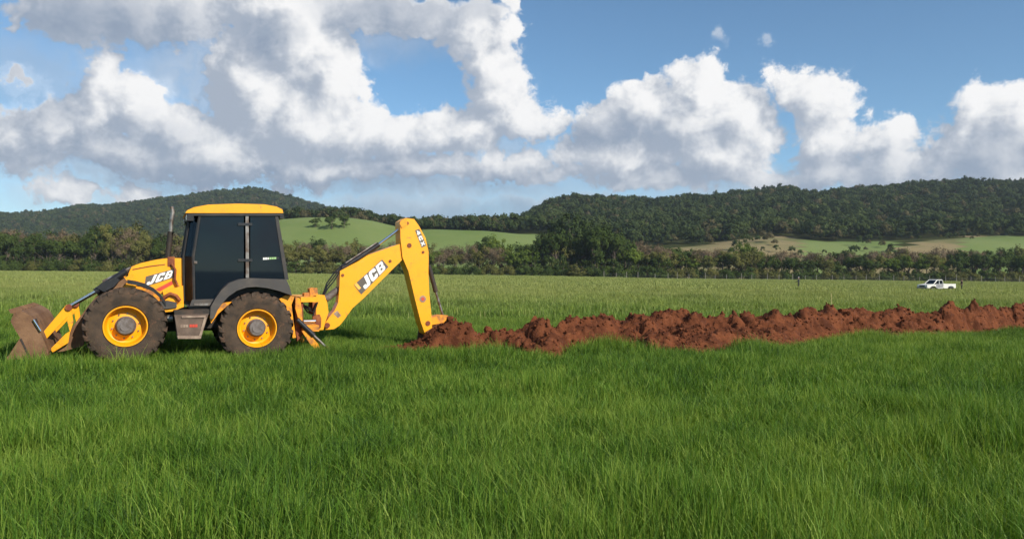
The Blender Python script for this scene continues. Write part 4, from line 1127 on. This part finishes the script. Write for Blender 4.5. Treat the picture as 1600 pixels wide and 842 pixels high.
for px, Y, hgt, wd, lab in ((868, 268, 18.8, .72, 'big dark tree at the left of the tallest clump, middle of the tree line'), (930, 268, 19.2, .78, 'broad big dark tree topping the tallest clump of the tree line'), (958, 270, 17.6, .7, 'big dark tree at the right shoulder of the tallest clump'), (492, 384, 5.2, 1.3, 'low round tree on the hill field, left one of the clump beside the cab'), (518, 381, 7.0, 1.3, 'taller dark tree at the middle of the clump on the hill field'), (537, 383, 6.6, 1.3, 'dark tree at the right end of the clump on the hill field')):
    plant('dark', (px - 800) / FPX * Y, Y, hgt, wd, px, False, lab)

# ------------------------------------------------------------------ woods on the hills, each wood read as one mass
def mass_tree(seed, kind):
    r = np.random.default_rng(seed); cents = []; rad = []
    for k in range(16):
        d = r.normal(size=3); d /= np.linalg.norm(d); d[2] = abs(d[2])
        if kind == 'tall': cents.append((d[0] * 1.8, d[1] * 1.8, r.uniform(2.5, 9))); rad.append(r.uniform(.9, 1.4))
        else: cents.append((d[0] * 2.9, d[1] * 2.9, 4.2 + d[2] * 3.4)); rad.append(r.uniform(1.1, 1.7))
    V, Fq = leaves(cents, rad, 20, .48, r)
    return hidden('m', mesh_obj('_mass', V, Fq, WOOD[kind]))
WOOD = {'dark': leaf_mat('hill_wood_leaves', (.026, .046, .018), (.088, .115, .040), None, scale=.05, obj_rand=.55), 'tall': leaf_mat('hill_pine_leaves', (.024, .042, .020), (.060, .085, .034), None, scale=.05, obj_rand=.5), 'paler': leaf_mat('hill_dry_leaves', (.075, .075, .034), (.15, .13, .072), None, scale=.05, obj_rand=.6)}
MASS = [mass_tree(900 + k, kd) for k, kd in enumerate(('dark', 'dark', 'dark', 'tall', 'tall', 'paler'))]
def wood(name, label, n, ufn, y0, y1, mix, smin, smax, keep, sink=.4):
    Y = np.sqrt(rng.uniform(y0 ** 2, y1 ** 2, n)); px = rng.uniform(*ufn, n); X = (px - 800) / FPX * Y
    ok = keep(px, X, Y); X, Y, px = X[ok], Y[ok], px[ok]; n = len(X)
    big = fbm(X / 35, Y / 35, 91, 3)
    s = (smin + (smax - smin) * rng.random(n)) * (.75 + .5 * big)
    P = np.stack([X, Y, height(X, Y) - sink], 1)
    rot = np.stack([rng.normal(0, .05, n), rng.normal(0, .05, n), rng.uniform(0, 6.28, n)], 1)
    sc = np.stack([s, s, s * rng.uniform(.85, 1.2, n)], 1)
    va = rng.choice(6, n, p=mix)
    scatter(name, P, rot, sc, va, MASS, label, 'wood')
D3 = [.27, .26, .25, .08, .06, .08]
wood('hill_wood', 'dark green wood covering the long hill on the right', 9000, (740, 1760), 440, 905, [.22, .22, .2, .14, .14, .08], .55, 1.35, lambda px, X, Y: (region(X, Y) == 3) & ((px > 985) | (Y > 470)))
wood('distant_hill_wood', 'blue green wood on the far hill behind the machine', 9500, (-160, 640), 900, 1560, D3, .6, 1.35, lambda px, X, Y: (px > -200))
wood('ridge_wood', 'belt of trees along the crest of the green hill field', 900, (380, 800), 462, 500, [.2, .2, .2, .08, .07, .25], .65, 1.15, lambda px, X, Y: rng.random(len(px)) < np.interp(px, [380, 500, 530, 600, 700, 800], [.15, .5, 1, 1, .8, .8]), 1.4)
wood('field_corner_wood', 'trees dividing the green hill field just left of the raised dipper', 190, (596, 672), 408, 470, [.25, .25, .2, .1, .05, .15], .5, .9, lambda px, X, Y: Y > 462 - (px - 596) * .8)
wood('field_margin_wood', 'scrub and hedges between the fields on the right hill', 460, (1040, 1660), 330, 520, [.2, .2, .2, 0, 0, .4], .3, .65, lambda px, X, Y: (fbm(X / 26, Y / 26, 95, 2) > .55))

# ------------------------------------------------------------------ wire fence along the far edge
post_wood = pmat('weathered_post', (.36, .33, .28), .9, other=(.22, .20, .17), scale=3)
wire_mat = pmat('fence_wire', (.25, .25, .25), .5, metal=.8)
def make_fence():
    Fn = empty('wire_fence', (0, 255, 0)); tag(Fn, 'wire fence with pale posts along the foot of the tree line', 'fence')
    bm = bmesh.new(); bm_tube(bm, [(0, 0, -.4), (0, 0, 1.2), (0.02, 0, 2.15)], [.085, .08, .065], 7); me = bpy.data.meshes.new('post'); bm.to_mesh(me); bm.free(); me.materials.append(post_wood)
    xs = np.arange(30, 182, 4.2); pts = []
    for x in xs:
        X = x + rng.uniform(-.8, .8); Y = 255 + rng.uniform(-.3, .3); z = float(height(X, Y))
        o = bpy.data.objects.new('post', me); link(o, Fn); o.location = (X, Y - 255, z); s = rng.uniform(.8, 1.15); o.scale = (1, 1, s); o.rotation_euler = (rng.normal(0, .03), rng.normal(0, .03), 0)
        pts.append((X, Y - 255, z))
    for hgt in (.5, .95, 1.4):
        bm = bmesh.new(); bm_tube(bm, [(a, b, c + hgt) for a, b, c in pts], .012, 4); bm_obj('wire', bm, wire_mat, Fn)
make_fence()

def make_stake():
    X, Y = 13.6, 32.7; z = float(height(X, Y))
    bm = bmesh.new(); bm_tube(bm, [(0, 0, -.2), (.01, 0, .5), (.0, 0, .92)], [.013, .012, .010], 6)
    o = bm_obj('marker_stake', bm, pmat('stake_wood', (.55, .45, .20), .8, other=(.4, .33, .16), scale=8)); o.location = (X, Y, z)
    tag(o, 'thin pale wooden stake standing in the grass behind the red earth heap', 'stake')
make_stake()

# ------------------------------------------------------------------ white pickup
car_white = pmat('white_car_paint', (.66, .66, .64), .35, other=(.5, .47, .4), scale=1.2, lo=.6, hi=.9, coat=.4)
car_black = pmat('black_trim', (.02, .02, .022), .6)
tyre_black = pmat('road_tyre', (.03, .028, .026), .9)
def make_pickup():
    X, Y = (1463 - 800) / FPX * 110, 110.0
    b = math.radians(17.6); T = empty('pickup_truck', (X, Y, float(height(X, Y)) - .10), math.pi + b)   # local +x = forward
    tag(T, 'small white pickup truck parked in the far grass before the trees', 'pickup truck')
    W = .88
    def pr(name, pts, y0, y1, mat, par=T, bev=.03, sm=True): return prism(name, pts, y0, y1, mat, par, bev, sm)
    body = [(2.45, .55), (2.55, .75), (2.52, .98), (1.45, 1.10), (1.25, 1.12), (-.35, 1.12), (-.40, .48), (.60, .46), (.85, .62), (1.15, .80), (1.60, .82), (1.95, .66), (2.05, .5)]
    pr('body', body, -W, W, car_white)
    bed = [(-.42, .50), (-.42, 1.15), (-2.65, 1.15), (-2.65, .55), (-2.35, .55), (-2.15, .78), (-1.75, .86), (-1.35, .78), (-1.15, .52)]
    bd = empty('load_bed', (0, 0, 0), 0, T)
    pr('bed_side', bed, -W, -W + .06, car_white, bd, .02); pr('bed_side', bed, W - .06, W, car_white, bd, .02)
    bm = bmesh.new(); bm_box(bm, -2.62, -.45, -W + .06, W - .06, .55, .68); bm_obj('bed_floor', bm, car_black, bd)
    bm = bmesh.new(); bm_box(bm, -2.67, -2.6, -W + .05, W - .05, .58, 1.14); bm_obj('tailgate', bm, car_white, bd, bevel=.015)
    cabp = [(1.30, 1.12), (.55, 1.68), (.35, 1.74), (-.20, 1.74), (-.38, 1.66), (-.42, 1.12)]
    cb = empty('cab', (0, 0, 0), 0, T)
    bm = bmesh.new(); bm_poly(bm, [(.62, 1.66), (.40, 1.76), (-.22, 1.76), (-.40, 1.68), (-.36, 1.64), (.5, 1.64)], -.72, .72); bm_obj('roof', bm, car_white, cb, bevel=.03, smooth=True)
    gl = tinted_glass('car_glass', .08)
    bm = bmesh.new(); bm_poly(bm, [(1.22, 1.12), (.58, 1.63), (-.34, 1.64), (-.39, 1.12)], -.74, .74); bm_obj('window_glass', bm, gl, cb, bevel=.02)
    for s in (-1, 1):
        for a, c in (((1.30, 1.10), (.58, 1.68)), ((.28, 1.10), (.26, 1.70)), ((-.40, 1.10), (-.34, 1.70))):
            bm = bmesh.new(); bm_tube(bm, [(a[0], s * .80, a[1]), (c[0], s * .72, c[1])], .05, 6); bm_obj('window_post', bm, car_white, cb)
        bm = bmesh.new(); bm_box(bm, -.30, .95, s * W - .012, s * W + .012, .56, 1.10); d = bm_obj('door', bm, pmat('shaded_grey_door', (.30, .31, .34), .35, other=(.22, .22, .24), scale=1.5), T, bevel=.008)
        bm = bmesh.new(); bm_box(bm, -.22, -.02, s * (W + .015) - .012, s * (W + .015) + .012, .98, 1.02); bm_obj('handle', bm, car_black, d)
        bm = bmesh.new(); bm_box(bm, 1.0, 1.12, s * (W + .1) - .08, s * (W + .1) + .08, 1.14, 1.28); bm_obj('mirror', bm, car_black, T, bevel=.02)
        for x in (1.58, -1.76):
            w = empty('wheel', (x, s * .80, .34), 0, T)
            bm = bmesh.new(); bm_lathe(bm, [(.20, -.11), (.31, -.12), (.345, -.09), (.345, .09), (.31, .12), (.20, .11)], 24); bm_obj('tyre', bm, tyre_black, w, smooth=True)
            bm = bmesh.new(); bm_lathe(bm, [(.205, -.10), (.18, -.06 ), (.001, -.07)], 20); bm_lathe(bm, [(.205, .10), (.18, .06), (.001, .07)], 20); bm_obj('rim', bm, grey_metal, w, smooth=True)
        bm = bmesh.new(); bm_box(bm, 2.50, 2.56, s * .66 - .16, s * .66 + .16, .76, .92); bm_obj('headlight', bm, lamp_lens, T, bevel=.015)
    bm = bmesh.new(); bm_box(bm, 2.52, 2.57, -.46, .46, .72, .93); bm_obj('grille', bm, car_black, T, bevel=.01)
    bm = bmesh.new(); bm_box(bm, 2.48, 2.64, -.86, .86, .46, .66); bm_obj('bumper', bm, grey_metal, T, bevel=.03)
make_pickup()

# ------------------------------------------------------------------ two people far off in the grass
skin = pmat('skin', (.30, .16, .10), .6); hair = pmat('dark_hair', (.012, .010, .009), .8)
def make_person(X, Y, face, shirt, trousers, label, hatc=None, arm=.0, stride=.1):
    """one continuous skinned figure, 1.72 m"""
    J = {'pel': (0, 0, .95, .125), 'chest': (0, 0, 1.28, .150), 'neck': (0, 0, 1.46, .055), 'head': (0.02, 0, 1.57, .085), 'crown': (.02, 0, 1.68, .070)}
    E = [('pel', 'chest'), ('chest', 'neck'), ('neck', 'head'), ('head', 'crown')]
    for s, n in ((-1, 'l'), (1, 'r')):
        J['hip' + n] = (0, s * .10, .90, .090); J['knee' + n] = (.03 + s * stride, s * .11, .50, .062); J['ank' + n] = (s * stride * 1.3, s * .11, .10, .045); J['toe' + n] = (.15 + s * stride * 1.3, s * .13, .04, .038)
        J['sh' + n] = (0, s * .20, 1.40, .062); J['elb' + n] = (.02 + arm * .3, s * .26, 1.12, .045); J['wri' + n] = (.10 + arm, s * .25, .90 + arm * .7, .034); J['hand' + n] = (.13 + arm * 1.2, s * .24, .82 + arm * .8, .036)
        E += [('pel', 'hip' + n), ('hip' + n, 'knee' + n), ('knee' + n, 'ank' + n), ('ank' + n, 'toe' + n), ('chest', 'sh' + n), ('sh' + n, 'elb' + n), ('elb' + n, 'wri' + n), ('wri' + n, 'hand' + n)]
    keys = list(J); me = bpy.data.meshes.new('body'); me.from_pydata([J[k][:3] for k in keys], [(keys.index(a), keys.index(b)) for a, b in E], [])
    o = bpy.data.objects.new('tmp_person', me); link(o)
    o.modifiers.new('s', 'SKIN'); o.modifiers.new('u', 'SUBSURF').levels = 1; o.modifiers['u'].render_levels = 1
    for i, k in enumerate(keys):
        v = me.skin_vertices[0].data[i]; v.radius = (J[k][3], J[k][3]); v.use_root = (k == 'pel')
    dg = bpy.context.evaluated_depsgraph_get(); em = bpy.data.meshes.new_from_object(o.evaluated_get(dg)); bpy.data.objects.remove(o)
    for m_ in (shirt, trousers, skin): em.materials.append(m_)
    for p in em.polygons:
        c = p.center; p.use_smooth = True
        p.material_index = 2 if (c.z > 1.45 or (abs(c.y) > .17 and c.z < 1.06 and c.x > .07)) else (1 if c.z < .96 and abs(c.y) < .2 else 0)
    R = bpy.data.objects.new('person', em); link(R); R.location = (X, Y, float(height(X, Y))); R.rotation_euler = (0, 0, face)
    tag(R, label, 'person', 'people far off in the field')
    bm = bmesh.new(); bmesh.ops.create_uvsphere(bm, u_segments=14, v_segments=8, radius=.105)
    for v in bm.verts:
        v.co.z *= .85
        if v.co.z < -.02: v.co.z = -.02; v.co.x = min(v.co.x, .02)
    for v in bm.verts: v.co += Vector((.0, 0, 1.645))
    hd = bm_obj('cap' if hatc else 'hair', bm, hatc or hair, R, smooth=True)
    if hatc:
        bm = bmesh.new(); bm_poly(bm, [(.06, 1.640), (.22, 1.628), (.22, 1.640), (.06, 1.655)], -.08, .08); bm_obj('cap_peak', bm, hatc, hd)
    for s in (-1, 1):
        bm = bmesh.new(); bmesh.ops.create_icosphere(bm, subdivisions=1, radius=.012, matrix=Matrix.Translation((.105, s * .035, 1.60))); bm_obj('eye', bm, hair, R)
    bm = bmesh.new(); bm_poly(bm, [(.095, 1.60), (.13, 1.565), (.095, 1.555)], -.014, .014); bm_obj('nose', bm, skin, R)
navy = pmat('navy_shirt', (.035, .045, .05), .9); darkt = pmat('dark_trousers', (.03, .035, .025), .9); maroon = pmat('brown_shirt', (.075, .045, .03), .9); capm = pmat('pale_cap', (.42, .43, .42), .9)
make_person((1248 - 800) / FPX * 104, 104, 2.6, navy, darkt, 'person in dark clothes and pale cap standing alone in the far grass', capm, .25, .03)
make_person((1503 - 800) / FPX * 110, 110, 3.0, maroon, darkt, 'person in dark clothes standing behind the tailgate of the white pickup', None, .05, .05)

# ------------------------------------------------------------------ haze
def make_haze():
    bm = bmesh.new(); bm_box(bm, -3000, 3700, -1200, 2100, -60, 250)
    m, h, out = new_mat('thin_haze'); pv = h.node('ShaderNodeVolumePrincipled')
    pv.inputs['Color'].default_value = (.72, .84, 1.0, 1); pv.inputs['Density'].default_value = .00012; pv.inputs['Anisotropy'].default_value = .2
    h.l.new(pv.outputs[0], out.inputs['Volume'])
    tag(bm_obj('haze', bm, m), kind='stuff')
make_haze()
